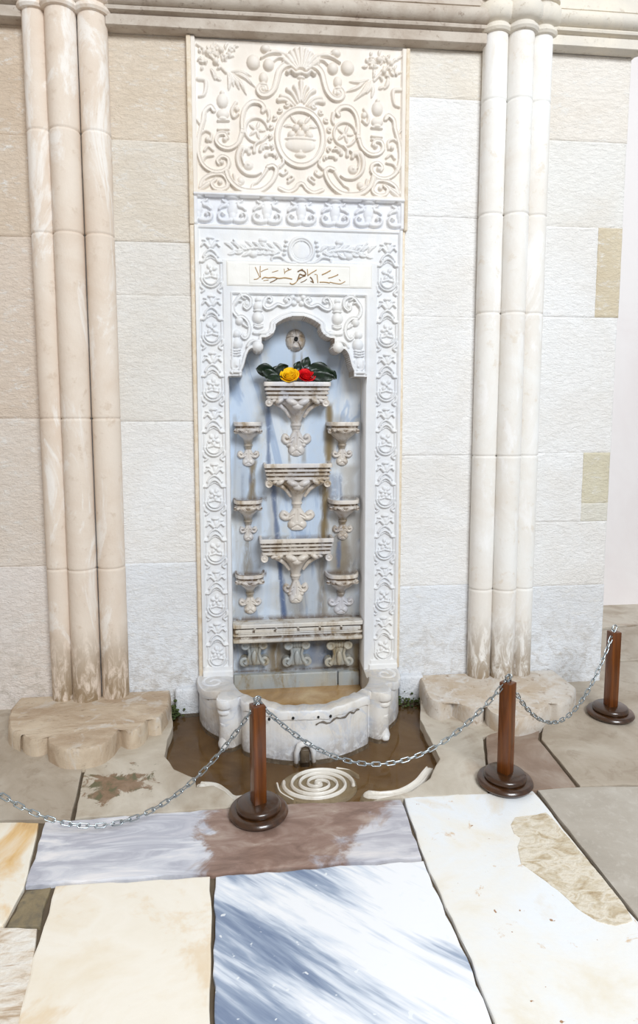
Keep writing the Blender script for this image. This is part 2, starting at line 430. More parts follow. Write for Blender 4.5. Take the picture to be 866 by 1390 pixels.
R+=[(1.42,2.066,-.08,.587,COOLW),(1.42,2.062,.587,.965,WHT),(1.42,1.90,.965,1.36,WHT),(1.90,2.062,1.07,1.36,(224,218,196)),(1.90,2.062,.965,1.07,(232,230,220)),
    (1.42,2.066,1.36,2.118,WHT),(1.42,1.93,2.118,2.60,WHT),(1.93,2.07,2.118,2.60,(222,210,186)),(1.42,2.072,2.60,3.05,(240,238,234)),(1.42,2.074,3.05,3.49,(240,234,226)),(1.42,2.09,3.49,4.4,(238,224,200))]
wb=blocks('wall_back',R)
# alcove behind the right pier and the plaster wall at its end
m=MB(); m.box(1.5,5.5,1.40,1.6,-.08,4.6); o=m.build('wall_alcove','plaster',smooth=False); tag(o,kind='structure')
# ground under the paving
m=MB(); m.box(-2.8,5.5,-4.2,1.5,-.16,-.085); m.box(-2.8,-.48,-4.2,1.5,-.10,-.016); m.box(.95,5.5,-4.2,1.5,-.10,-.0161); m.box(-.48,.95,-4.2,-1.08,-.10,-.0162); o=m.build('floor',m_slab('dark_joint_soil',[(.3,(84,72,58)),(.7,(110,96,78))],6,rough=.9),smooth=False); tag(o,kind='structure')

# --- cornice (profile: protrusion, z)
def prof(b): 
    P=[(0,b),(.055,b),(.066,b+.006),(.068,b+.052),(.050,b+.060),(.050,b+.066),(.078,b+.070),(.082,b+.080),(.074,b+.090)]
    for i in range(9):
        a=-PI/2+PI*i/8; P.append((.060+.052*math.cos(a),b+.132+.040*math.sin(a)))
    P+=[(.048,b+.176),(.048,b+.186),(.060,b+.188),(.060,b+.93),(0,b+.93)]
    return P
def cornice(name,x0,x1,b,mat,slope=0,ret=False):
    P=prof(0); n=len(P); xs=list(np.linspace(x0,x1,max(2,int((x1-x0)/.12)+1))); V=[];Fc=[]
    for k,x in enumerate(xs):
        zz=b+slope*(x-x0)
        for (p,z) in P: V.append((x+(min(p,.06) if ret and k==len(xs)-1 else 0),-p+random.uniform(-.0015,.0015)*(p>0),z+zz))
    for k in range(len(xs)-1):
        for j in range(n-1): Fc.append((k*n+j,(k+1)*n+j,(k+1)*n+j+1,k*n+j+1))
    Fc.append(tuple(range(n))); Fc.append(tuple((len(xs)-1)*n+j for j in range(n))[::-1])
    o=mk(name,V,Fc,mat,None,auto=35); return tag(o,kind='structure')
cornice('trim_1',-2.6,-1.05,3.455,'cornice')
cornice('trim_2',-.66,1.24,3.447,'cornice',.012)
cornice('trim_3',1.59,2.085,3.487,'cornice_pale',0,True)

# --- clustered shafts
def column(label,xs,depth,z0,ztop,mat,capmat,joints,rad):
    cx=sum(xs)/3; t=empty('clustered_column',(cx,-.03,z0),label,'column')
    for i,x in enumerate(xs):
        y=-depth[i]; pr=[(rad[i]*.98,z0-.015)]
        zz=z0
        for jz in joints+[ztop]:
            pr+=[(rad[i],zz+.006),(rad[i],zz+.014),(rad[i],jz-.014),(rad[i],jz-.006),(rad[i]-.004,jz-.002),(rad[i]-.004,jz+.002)]; zz=jz
        # subdivide for slight wear
        P=[]
        for (r0,za),(r1,zb) in zip(pr[:-1],pr[1:]):
            k=max(1,int((zb-za)/.12))
            for q in range(k): P.append((r0+(r1-r0)*q/k+(random.uniform(-.0008,.0008) if q else 0),za+(zb-za)*q/k))
        P.append(pr[-1])
        m=MB(); m.lathe(P,(x,y,0),28); o=m.build('shaft',mat,t,auto=60)
        w=np.array([max(0,1-(v.co.z-z0)/.42)**.8 for v in o.data.vertices],np.float32)
        wa=o.data.attributes.new('wear','FLOAT','POINT'); wa.data.foreach_set('value',w)
        r=rad[i]; b=ztop
        cp=[(r-.004,b-.012),(r+.014,b-.008),(r+.022,b+.004),(r+.020,b+.018),(r+.008,b+.026),(r+.006,b+.034)]
        for k in range(9):
            a=-PI/2+PI*k/8; cp.append((r+.012+.034*math.cos(a),b+.086+.048*math.sin(a)))
        cp+=[(r+.006,b+.138),(r+.006,b+.150),(r+.03,b+.152),(r+.03,b+.62)]
        m=MB(); m.lathe(cp,(x,y,0),28); m.build('capital',capmat,t,auto=40)
    return t
column('left cluster of three slim warm beige engaged stone shafts on the scalloped plinth',(-.995,-.872,-.728),(.032,.058,.035),.055,3.50,'shaft_warm','shaft_warm',[.78,1.559,2.466,2.947],(.062,.072,.070))
column('right cluster of three pale whitewashed engaged stone shafts between fountain and corner',(1.300,1.428,1.545),(.032,.056,.034),.045,3.535,'shaft_pale','cornice_pale',[.60,1.352,2.12,2.63,3.2],(.065,.068,.060))

# --- whitewashed footing stones
for i,(x0,x1,z1) in enumerate(((-.415,-.285,.085),(.835,.975,.10))):
    m=MB(); m.bbox(x0,x1,-.045,.05,-.08,z1,.012); m.build('trim_%d'%(4+i),'footing')
    tag(bpy.data.objects['trim_%d'%(4+i)],kind='structure')

# ================================================================== FOUNTAIN
FT=empty('marble_fountain',(.28,0,-.06),'tall white carved marble wall fountain with tiered bowls in an arched niche','fountain')
CX=.287; NC=.267
# ---- top panel
hf=HF(-.262,.830,2.700,3.446,.0026)
def mir(P): return [(2*CX-u,v) for u,v in P]
def A(x,y): return at(260+x/5.773,50+y/5.773,-.02)
def C(x,y): return at(260+x/5.773,160+y/5.773,-.02)
def Z(x,y): return at(240+x/2.547,40+y/2.547,-.02)
def both(f,P,*a,**k):
    f(P,*a,**k); f(mir(P),*a,**k)
def ball(p,ru,rv,H): hf.ell(p[0],p[1],ru,rv,H); hf.ell(2*CX-p[0],p[1],ru,rv,H)
K=1/5.773*.00398
both(hf.ribbon,[A(790,205),A(735,215),A(690,260),A(668,340),A(645,405),A(600,448),A(548,448),A(522,410),A(540,375),A(578,378),A(588,405)],.017,.016,.011)
both(hf.stroke,[A(800,185),A(740,135),A(660,118),A(600,130),A(545,160)],.013,.006,.016)
both(hf.stroke,[A(790,200),A(730,165),A(680,160),A(640,190)],.012,.005,.015)
both(hf.stroke,[A(720,150),A(680,110),A(620,100)],.008,.005,.013)
ball(A(580,88),.026,.020,.020); ball(A(485,192),.034,.036,.022); ball(A(605,212),.028,.030,.022)
ball(A(565,315),.023,.028,.017); ball(A(565,372),.022,.008,.018); ball(A(562,408),.014,.014,.016)
# shell
sc=Z(430,150)
for i in range(9):
    a=PI/2+(i-4)*.245; L=.115-.004*abs(i-4); hf.stroke([(sc[0]+.03*math.cos(a),sc[1]+.03*math.sin(a)),(sc[0]+L*math.cos(a),sc[1]+L*math.sin(a))],.006,.0145,.014,.021)
both(hf.stroke,[Z(430,150),Z(410,152),Z(395,140),Z(384,148)],.011,.009,.022)
ball(Z(383,146),.012,.012,.02); hf.ell(*Z(430,163),.022,.009,.012)
# palmette
for (x,y,bx,by) in ((430,180,430,240),(408,196,425,245),(384,205,418,250),(362,228,410,258),(352,242,402,262)):
    p,q=Z(x,y),Z(bx,by)
    for s_ in ((1,) if x==430 else (1,-1)):
        P=[q,((p[0]+q[0])/2,(p[1]+q[1])/2+.012),p] if s_==1 else mir([q,((p[0]+q[0])/2,(p[1]+q[1])/2+.012),p])
        hf.stroke(P,.006,.013,.010,.017); 
# oval medallion
mc=Z(428,372); P=[(mc[0]+.118*math.cos(a),mc[1]+.136*math.sin(a)) for a in np.linspace(0,2*PI,60)]
hf.stroke(P,.013,.013,.010,raw=True,flat=True); P=[(mc[0]+.108*math.cos(a),mc[1]+.126*math.sin(a)) for a in np.linspace(0,2*PI,60)]; hf.stroke(P,.005,.005,.015,raw=True)
P=[(mc[0]+.128*math.cos(a),mc[1]+.147*math.sin(a)) for a in np.linspace(0,2*PI,60)]; hf.stroke(P,.006,.006,.015,raw=True)
hf.ell(mc[0],mc[1]-.035,.078,.038,.016); hf.ell(mc[0],mc[1]-.006,.082,.012,.018); hf.ell(mc[0],mc[1]-.085,.030,.014,.014); hf.ell(mc[0],mc[1]-.07,.012,.02,.013)
for (u,v,r) in ((-.045,.012,.021),(.0,.014,.024),(.045,.012,.021),(-.022,.045,.02),(.024,.044,.021),(0,.072,.017)): hf.ell(mc[0]+u,mc[1]+v,r,r,.020)
for s_ in (-1,1):
    hf.leafv((mc[0]+s_*.03,mc[1]+.05),(mc[0]+s_*.085,mc[1]+.055),.010,.011,.1*s_); hf.leafv((mc[0]+s_*.02,mc[1]+.07),(mc[0]+s_*.05,mc[1]+.105),.009,.011)
    for k in range(7):
        a=PI/2+s_*(.45+k*.28); hf.spiral((mc[0]+.156*math.cos(a),mc[1]+.174*math.sin(a)),.014,.9,a+PI/2*s_,.0055,.005,.013,s_)
# C scroll with urn
both(hf.ribbon,[A(560,575),A(570,550),A(535,512),A(470,508),A(420,555),A(400,640),A(402,745),C(400,95),C(370,185),C(305,232),C(235,222),C(195,175),C(212,125),C(258,120),C(280,152)],.013,.016,.010)
ball(C(260,165),.013,.013,.017)
both(hf.stroke,[A(350,510),A(315,570),A(330,625),A(365,600)],.010,.008,.013); ball(A(355,560),.014,.016,.015)
ball(A(240,435),.012,.014,.016); ball(A(242,495),.029,.036,.020); ball(A(245,600),.032,.024,.016); ball(A(245,640),.026,.010,.018)
for yy in (15,85,112): both(hf.stroke,[C(208,yy),C(290,yy)],.007,.007,.013)
both(hf.stroke,[A(600,570),A(610,620),A(600,650)],.012,.008,.013)
# ring roundel
rc=C(510,90)
for c_ in (rc,(2*CX-rc[0],rc[1])):
    P=[(c_[0]+.058*math.cos(a),c_[1]+.058*math.sin(a)) for a in np.linspace(.2,2*PI-.5,40)]; hf.stroke(P,.008,.008,.013,raw=True)
    for k in range(5): hf.leafv((c_[0],c_[1]),(c_[0]+.045*math.cos(k*1.26),c_[1]+.045*math.sin(k*1.26)),.009,.012)
    for k in range(4): hf.ell(c_[0]-.07*(1 if c_ is rc else -1),c_[1]+.03-.02*k,.009,.007,.012)
# left outer scrolls
both(hf.ribbon,[A(175,570),A(150,540),A(105,575),A(95,640),C(80,60),C(58,150),C(55,260),C(90,360),C(160,412),C(235,415),C(288,375),C(288,318),C(240,296),C(205,325),C(215,355)],.012,.016,.009)
ball(C(235,345),.013,.013,.017); ball(C(125,165),.014,.014,.018); both(hf.stroke,[C(150,175),C(155,120),C(110,95),C(70,120)],.008,.008,.012)
both(hf.stroke,[C(75,350),C(110,300),C(170,290)],.010,.006,.013); both(hf.stroke,[C(100,250),C(130,220),C(170,250)],.008,.006,.012)
both(hf.ribbon,[C(70,540),C(90,480),C(150,442),C(235,435),C(278,480),C(282,530),C(240,555),C(180,545),C(160,505),C(190,475)],.011,.014,.009)
ball(C(222,500),.013,.013,.016);
hf.leafv(C(60,555),C(150,490),.017,.014); hf.leafv(mir([C(60,555)])[0],mir([C(150,490)])[0],.017,.014)
both(hf.stroke,[A(40,640),A(80,700)],.007,.004,.012); both(hf.stroke,[A(50,320),A(110,340),A(100,440),A(60,460)],.012,.008,.012)
# large lower scroll
both(hf.ribbon,[C(275,410),C(300,480),C(365,545),C(450,568),C(550,560),C(630,495),C(668,410),C(640,372),C(598,380)],.014,.018,.011)
both(hf.stroke,[C(430,240),C(385,235),C(360,300),C(375,380),C(430,435),C(500,445),C(545,425)],.016,.006,.015); 
both(hf.stroke,[C(410,250),C(395,300),C(410,360)],.006,.005,.018)
for (a,b) in (((450,270),(470,220)),((490,260),(520,190)),((540,250),(585,200)),((585,290),(640,280)),((560,230),(605,225))):
    both(hf.stroke,[C(*a),C((a[0]+b[0])/2-12,(a[1]+b[1])/2-8),C(*b)],.011,.006,.014,.017)
ball(C(385,490),.020,.020,.016); ball(C(445,365),.026,.024,.014); ball(C(445,365),.010,.010,.019)
both(hf.stroke,[C(590,400),C(560,450),C(520,500)],.010,.005,.013); both(hf.stroke,[C(470,560),C(480,520),C(520,500)],.008,.006,.012)
both(hf.stroke,[C(330,440),C(350,500),C(385,520)],.008,.006,.013)
# bottom centre
both(hf.ribbon,[C(690,545),C(760,572),C(815,548),C(840,515),C(866,505)],.010,.013,.010)
both(hf.stroke,[C(700,430),C(720,440),C(750,420),C(740,400)],.009,.006,.013); both(hf.stroke,[C(760,500),C(800,470),C(780,450),C(755,470)],.009,.006,.013)
both(hf.stroke,[C(690,380),C(720,350),C(715,320)],.010,.006,.014)
# flower sprays
for q in range(2):
    mm=(lambda p:p) if q==0 else (lambda p:(2*CX-p[0],p[1]))
    for (a,b) in (((285,275),(290,410)),((300,280),(375,405)),((315,280),(430,445)),((330,270),(500,385)),((310,262),(470,300)),((290,270),(330,380))):
        hf.leafv(mm(A(*a)),mm(A(*b)),.010,.013,.08)
    hf.stroke([mm(A(40,50)),mm(A(120,110)),mm(A(270,270))],.007,.009,.012)
    for k in range(46):
        x,y=random.uniform(70,330),random.uniform(60,230)
        if x+y<150 or (x>240 and y>190): continue
        a=random.uniform(0,2*PI); L=random.uniform(28,60); hf.leafv(mm(A(x,y)),mm(A(x+L*math.cos(a),y+L*math.sin(a))),.008,random.uniform(.010,.019),.15)
    for (x,y) in ((130,120),(230,100),(190,190)): 
        p=mm(A(x,y)); hf.ell(p[0],p[1],.016,.016,.021)
    hf.leafv(mm(A(150,240)),mm(A(185,330)),.012,.014,.1); hf.leafv(mm(A(190,310)),mm(A(230,330)),.010,.012)
hf.h=np.minimum(hf.h,.024)*1.25
# border fillets
UU,VV=np.meshgrid(hf.U,hf.Vv)
b=np.minimum(UU+.262,.830-UU); hf.h=np.where(b<.020,.020,hf.h); hf.h=np.where(VV<2.714,.024,hf.h)
hf.wob(.002)
hf.build('carved_top_panel','carved_warm',FT,wallconv(-.006),skirt=sk(.12))
# ---- scroll frieze
hf=HF(-.262,.830,2.545,2.700,.0026); hf.h[:]=-.004
pitch=.1775; c0=.287
for k in range(-3,4):
    u=c0+k*pitch; top=2.690; w=.066
    hf.ell(u,2.690,.036,.016,.026); hf.ell(u,2.640,.030,.045,.013); hf.ell(u,2.60,.020,.028,.012)
    for s_ in (-1,1):
        hf.stroke([(u+s_*.010,2.575),(u+s_*.035,2.570),(u+s_*.062,2.576),(u+s_*.070,2.596),(u+s_*.056,2.611),(u+s_*.042,2.602)],.013,.007,.018,.020)
        hf.stroke([(u+s_*.028,2.648),(u+s_*.052,2.640),(u+s_*.066,2.628)],.013,.007,.016)
        hf.stroke([(u+s_*.025,2.66),(u+s_*.045,2.668),(u+s_*.05,2.675)],.008,.005,.012)
        hf.ell(u+s_*.048,2.600,.010,.010,.016)
        hf.cut([(u+s_*.02,2.655),(u+s_*.030,2.62),(u+s_*.022,2.59)],.005,.006)
UU,VV=np.meshgrid(hf.U,hf.Vv); b=np.minimum(UU+.262,.830-UU); hf.h=np.where(b<.018,.018,hf.h); hf.h=np.where(VV>2.692,.032,hf.h); hf.h=np.where(VV<2.553,.004,hf.h)
hf.wob(.002)
hf.build('scroll_frieze','frieze',FT,wallconv(-.004),skirt=sk(.12))

# ---- arch outline (niche opening)
S7=lambda x,y: at(304+x/8.66,385+y/8.66,-.02)
arch_l=[(205,1085),(207,1050),(205,1020),(225,975),(240,930),(252,880),(265,830),(290,785),(318,760),(335,760)]
bl=[]; 
for i in range(9):
    a=math.radians(200+ i*26); bl.append((395+66*math.cos(a),742-66*math.sin(a)))
# ball goes round its lower right side
arch_l+=bl+[(440,635),(485,636),(530,620),(568,592),(592,560),(604,520),(605,480),(650,448),(700,420),(750,402),(800,388),(860,376),(900,373)]
AL=[S7(*p) for p in arch_l]
off=NC-at(404.0,428,-.02)[0]
AL=[(u+off,v) for u,v in AL if u+off<NC-.004]
ARCH=AL+[(NC,AL[-1][1]+.001)]+[(2*NC-u,v) for u,v in AL[::-1]]
NX0,NX1=-.100,.634
POLY=[(NX0,.0),(NX0,AL[0][1]-.002)]+ARCH+[(NX1,AL[0][1]-.002),(NX1,.0)]
def inside(U,Vv,P):
    r=np.zeros(U.shape,bool); n=len(P)
    for i in range(n):
        x0,y0=P[i];x1,y1=P[(i+1)%n]
        if y0==y1: continue
        c=((y0>Vv)!=(y1>Vv))&(U<(x1-x0)*(Vv-y0)/(y1-y0)+x0); r^=c
    return r
def distpoly(U,Vv,P):
    d=np.full(U.shape,9.)
    for (x0,y0),(x1,y1) in zip(P[:-1],P[1:]):
        dx,dy=x1-x0,y1-y0; L=dx*dx+dy*dy
        if L==0: continue
        t=np.clip(((U-x0)*dx+(Vv-y0)*dy)/L,0,1); d=np.minimum(d,np.hypot(U-x0-t*dx,Vv-y0-t*dy))
    return d
# ---- main carved slab
X0,X1,Z0,Z1=-.262,.822,.142,2.543
hf=HF(X0,X1,Z0,Z1,.0027)
UU,VV=np.meshgrid(hf.U,hf.Vv)
HX0,HX1=-.108,.668           # inner edges of the pilaster strips
hf.h[:]=0
def field(x0,x1,z0,z1,val): 
    k=(UU>x0)&(UU<x1)&(VV>z0)&(VV<z1); hf.h=np.where(k,val,hf.h)
base=.010
hf.h[:]=base
strips=((-.243,-.122),(.688,.803))
for s_ in strips: field(s_[0],s_[1],.20,2.53,0)
field(-.122,.688,2.375,2.53,0)           # header field
field(-.075,.630,1.80,2.205,0)         # spandrel field
flds=hf.h.copy(); orn=HF(X0,X1,Z0,Z1,.0027); keep=hf; hf=orn
per=.2915; zb=[at(290,391)[1]-.0+ -per*i for i in range(8)]
for s_ in strips:
    u=(s_[0]+s_[1])/2; w=.050
    for i,z in enumerate(zb):
        # double U below
        for (rr,hh) in ((1.0,.006),(.72,.005)):
            P=[(u+w*rr*math.cos(a),z+.052+ (w*1.02*rr)*math.sin(a)) for a in np.linspace(PI+.1,2*PI-.1,24)]; hf.stroke(P,hh,hh,.013,raw=True)
        for q in (-1,1): hf.stroke([(u+q*w,z+.05),(u+q*w,z+.115)],.0045,.0045,.010)
        # arch bow above
        P=[(u-w*1.05,z+.128),(u-w*.75,z+.130),(u-w*.45,z+.152),(u,z+.164),(u+w*.45,z+.152),(u+w*.75,z+.130),(u+w*1.05,z+.128)]
        hf.stroke(P,.008,.008,.014); P2=[(a,b+.024) for a,b in P[1:-1]]; hf.stroke(P2,.006,.006,.013)
        P3=[(a,b-.014) for a,b in P[2:-2]]; hf.stroke(P3,.0035,.0035,.008)
        # fleur in the gap
        if i<7 or True:
            zt=z+.222
            if zt<2.53:
                hf.ell(u,zt+.024,.022,.009,.015); hf.ell(u,zt,.012,.022,.011)
                for q in (-1,1):
                    hf.stroke([(u+q*.008,zt-.02),(u+q*.03,zt-.002),(u+q*.046,zt-.016)],.010,.005,.013)
                    hf.stroke([(u+q*.010,zt-.01),(u+q*.026,zt+.012),(u+q*.040,zt+.014)],.007,.004,.011)
        if i<7:
            for q in (-1,1): hf.stroke([(u+q*.058,z+.022),(u+q*.052,z+.002),(u+q*.036,z-.012),(u+q*.048,z-.024)],.009,.006,.012)
        # centre rosette
        k=random.choice((4,5,6)); a0=random.random()*3; zc_=z+.085
        for j in range(k):
            a=a0+2*PI*j/k; hf.ell(u+.021*math.cos(a),zc_+.021*math.sin(a),.0145,.011,.011,a)
        hf.ell(u,zc_,.009,.009,.014)
        for q in (-1,1): hf.stroke([(u+q*.006,zc_-.03),(u+q*.03,zc_-.036),(u+q*.034,zc_-.02)],.007,.004,.010)
# header: roundel with leafy sprays
hc=at(409,340,-.02)
for r_,t_,h_ in ((.063,.010,.013),(.050,.004,.010)):
    P=[(hc[0]+r_*math.cos(a),hc[1]+r_*math.sin(a)) for a in np.linspace(0,2*PI,50)]; hf.stroke(P,t_,t_,h_,raw=True)
hf.ell(hc[0],hc[1],.044,.044,.006,p=.2)
for q in (-1,1):
    hf.stroke([(hc[0]+q*.03,hc[1]-.066),(hc[0]+q*.075,hc[1]-.060),(hc[0]+q*.11,hc[1]-.035),(hc[0]+q*.15,hc[1]-.040),(hc[0]+q*.155,hc[1]-.055)],.009,.007,.013)
    for k in range(4): hf.ell(hc[0]+q*(.078+.004*k),hc[1]+.045-.022*k,.011,.009,.014)
    hf.stroke([(hc[0]+q*.12,hc[1]-.01),(hc[0]+q*.22,hc[1]+.006),(hc[0]+q*.34,hc[1]-.01)],.010,.006,.011)
    for k in range(15):
        x=.10+.018*k; sg=(-1)**k
        hf.leafv((hc[0]+q*x,hc[1]-.004),(hc[0]+q*(x+.045),hc[1]+sg*random.uniform(.020,.040)),.010,random.uniform(.009,.015),.12*q*sg)
    hf.ell(hc[0]+q*.20,hc[1]+.045,.022,.014,.014); hf.ell(hc[0]+q*.25,hc[1]-.025,.022,.018,.013); hf.ell(hc[0]+q*.31,hc[1]+.02,.014,.012,.012)
    hf.stroke([(hc[0]+q*.30,hc[1]),(hc[0]+q*.335,hc[1]+.03),(hc[0]+q*.35,hc[1]+.045)],.006,.004,.012)
# spandrel ornaments
offs=off
def S(x,y): p=S7(x,y); return (p[0]+offs,p[1])
def ms(P): return [(2*NC-u,v) for u,v in P]
def bs(P,*a,**k): hf.stroke(P,*a,**k); hf.stroke(ms(P),*a,**k)
def br(P,*a,**k): hf.ribbon(P,*a,**k); hf.ribbon(ms(P),*a,**k)
def be(p,ru,rv,H): hf.ell(p[0],p[1],ru,rv,H); hf.ell(2*NC-p[0],p[1],ru,rv,H)
br([S(160,385),S(115,330),S(108,260),S(140,200),S(200,135),S(262,135),S(312,180),S(312,250),S(275,290),S(238,275),S(240,240)],.011,.018,.008)
be(S(262,240),.014,.014,.018)
bs([S(130,240),S(165,205),S(200,210)],.009,.005,.016); bs([S(195,125),S(215,165),S(250,180)],.008,.005,.016)
br([S(150,390),S(215,385),S(275,440),S(300,520),S(285,600),S(250,640),S(212,620),S(222,590)],.010,.017,.008)
be(S(178,438),.022,.022,.018); be(S(235,615),.016,.016,.017); bs([S(225,480),S(270,510)],.008,.005,.015)
be(S(395,400),.030,.032,.022); be(S(398,268),.026,.026,.018); be(S(398,190),.018,.013,.015); be(S(398,318),.026,.007,.018)
for yy in (478,502): bs([S(355,yy),S(400,yy+14),S(448,yy)],.006,.006,.015)
bs([S(350,578),S(420,585),S(480,560)],.010,.008,.014)
be(S(145,588),.023,.022,.018); be(S(150,705),.030,.032,.020)
for yy in (775,805,835): bs([S(85,yy),S(135,yy+10),S(185,yy)],.006,.006,.014)
be(S(130,935),.028,.036,.015); be(S(150,965),.008,.010,.021); bs([S(85,900),S(90,985),S(135,1012),S(185,985),S(190,900)],.006,.006,.016)
br([S(478,195),S(465,250),S(500,292),S(560,280),S(630,238),S(700,262),S(765,240),S(785,190),S(745,160),S(712,190)],.010,.018,.008)
be(S(735,205),.012,.012,.018); br([S(478,200),S(500,160),S(545,160),S(560,195),S(535,215)],.008,.016,.007); be(S(525,205),.010,.010,.018)
for (du,dv,r_) in ((0,0,.018),(-.028,.012,.016),(.028,.012,.016),(-.020,-.02,.016),(.020,-.02,.016),(0,.03,.014)): hf.ell(NC+du,S(866,190)[1]+dv,r_,r_*.8,.016)
bs([S(85,1040),S(205,1040)],.010,.010,.022)
# corner volutes of the cusps
vb=S(395,742); hf.ell(vb[0],vb[1],.033,.033,.034); hf.ell(2*NC-vb[0],vb[1],.033,.033,.034)
bs([S(275,740),S(300,700),S(350,672),S(410,680)],.010,.010,.024)
orn=hf; hf=keep
spd=(VV>AL[0][1]-.03)
d=distpoly(UU,VV,[(u,v) for u,v in ARCH])
mold=np.where(d<.012,.026,np.where(d<.017,.016,np.where(d<.028,.020,0)))
mold=np.where((VV>2.0)&spd,mold,np.where((d<.014)&spd,.022,0))
keepmax=orn.h.copy()
# ornament trimmed clear of the moulding and niche
inside_n=inside(UU,VV,POLY)
ornh=np.where((d<.026)&(VV>2.0)&(np.hypot(UU-vb[0],VV-vb[1])>.034)&(np.hypot(UU-(2*NC-vb[0]),VV-vb[1])>.034),0,orn.h)
hf.h=np.maximum(hf.h,ornh*1.15+np.where(flds>0,0,0)); hf.h=np.maximum(hf.h,mold)
# fillets
def fil(x0,x1,z0,z1,val): 
    k=(UU>=x0)&(UU<=x1)&(VV>=z0)&(VV<=z1); hf.h=np.where(k,np.maximum(val,hf.h*0+val),hf.h)
fil(-.262,-.246,.20,2.543,.016); fil(.806,.822,.20,2.543,.016)
fil(HX0-.012,HX0-.004,.20,1.80,.014)
fil(-.083,.638,2.205,2.213,.018); fil(-.083,-.075,1.79,2.213,.018); fil(.630,.638,1.79,2.213,.018)
fil(-.262,-.092,.142,.175,.024); fil(.660,.822,.142,.175,.024); fil(-.255,-.10,.175,.20,.014); fil(.67,.815,.175,.20,.014)
hf.wob(.0022)
ci=inside((UU[:-1,:-1]+UU[1:,1:])/2,(VV[:-1,:-1]+VV[1:,1:])/2,POLY); hf.mask&=~ci
hf.build('carved_frame','carved',FT,wallconv(-.016),skirt=sk(.135))
# arch edge: smooth intrados band from face to niche back
P=POLY[:]; V=[];Fc=[]
pp=[P[0]]
for (a,b) in zip(P[:-1],P[1:]):
    L=math.hypot(b[0]-a[0],b[1]-a[1]); k=max(1,int(L/.05))
    for q in range(1,k+1): pp.append((a[0]+(b[0]-a[0])*q/k,a[1]+(b[1]-a[1])*q/k))
ys=[-.040,-.036,.0,.05,.10,.138]
for (u,v) in pp:
    arch=(v>AL[0][1]-.01)
    yf=-.042 if arch else -.027
    for j,y in enumerate(ys): V.append((u+(0.0),yf if j==0 else (y if y>yf else yf+.003),v))
n=len(ys)
for i in range(len(pp)-1):
    for j in range(n-1): Fc.append((i*n+j,i*n+j+1,(i+1)*n+j+1,(i+1)*n+j))
# lower jamb is water stained
o=mk('niche_jamb',V,Fc,'jamb',FT,auto=40)
# ---- inscription plate
zi0,zi1=at(308,390,-.02)[1],at(308,357,-.02)[1]
hf=HF(-.102,.660,2.243,2.366,.003); UU,VV=np.meshgrid(hf.U,hf.Vv); b=np.minimum(np.minimum(UU+.102,.660-UU),np.minimum(VV-2.243,2.366-VV))
hf.h[:]=.006; 
uu0,uu1=at(338,371)[0],at(472,371)[0]
bi=np.minimum(np.minimum(UU-uu0,uu1-UU),np.minimum(VV-2.258,2.346-VV)); hf.h=np.where((bi>-.004)&(bi<.0),.0025,hf.h); hf.h=np.where(b<.004,.003,hf.h); hf.wob(.001)
pl=hf.build('inscription_plate','plate',FT,wallconv(-.024),skirt=sk(0))
Q=lambda x,y: at(330+x/5.773,350+y/5.773,-.033)
strokes=[([(95,72),(112,110),(130,148)],4,0),([(135,62),(133,110),(137,152)],4,0),([(85,168),(110,165),(130,150)],4,0),([(140,108),(165,95),(195,85)],3,0),
 ([(148,165),(170,152),(200,156),(240,152),(280,160),(330,156),(385,166)],6,0),([(160,178),(200,172)],3,0),([(212,192),(240,180),(268,163)],5,1),([(228,112),(250,106),(275,98)],3,0),
 ([(322,85),(326,125)],3,0),([(328,112),(350,98),(378,88)],4,0),([(348,80),(362,90)],4,1),([(366,196),(385,206),(410,196),(430,172),(448,150)],5,0),
 ([(428,108),(452,96),(478,104),(492,128),(470,136),(445,128),(436,148),(425,178)],7,1),([(452,92),(468,88)],4,1),([(440,165),(462,150),(490,140)],5,1),([(452,192),(478,182),(500,166)],4,1),
 ([(504,88),(508,142)],4,0),([(512,134),(540,115),(576,94)],5,0),([(525,150),(540,165),(552,196)],7,1),([(528,182),(550,192)],5,1),([(580,130),(586,196)],4,0),([(560,130),(575,128)],3,0),
 ([(618,132),(650,118),(686,98)],6,0),([(600,190),(640,190),(680,196)],5,0),([(668,158),(700,150),(745,132)],5,0),([(735,135),(745,128)],4,1),([(680,190),(720,198),(765,202),(800,184)],4,0),([(752,168),(765,180)],3,0)]
m=MB(); mi=[]
for P,w,k in strokes:
    pts=cat_([Q(*p) for p in P],6); m.tube([(u,-.0315,v) for u,v in pts],[w*.00040+.0004]*len(pts),6); mi+=[k]*(len(m.F)-len(mi))
o=m.build('inscription','gold',None); o.data.materials.append(M['gold2']); o.data.polygons.foreach_set('material_index',mi); o.parent=pl
# mortar joints beside the slab
m=MB(); m.bbox(-.285,-.262,-.022,.05,.142,2.545,.005); m.bbox(-.285,-.262,-.03,.05,2.545,3.45,.005); m.bbox(.822,.840,-.012,.05,.142,2.545,.004); m.bbox(.83,.85,-.028,.05,2.545,3.45,.005); m.build('edge_strip','mortar',FT)
m=MB(); m.bbox(-.262,.826,-.010,.05,2.538,2.550,.003); m.build('bed_joint','mortar',FT)

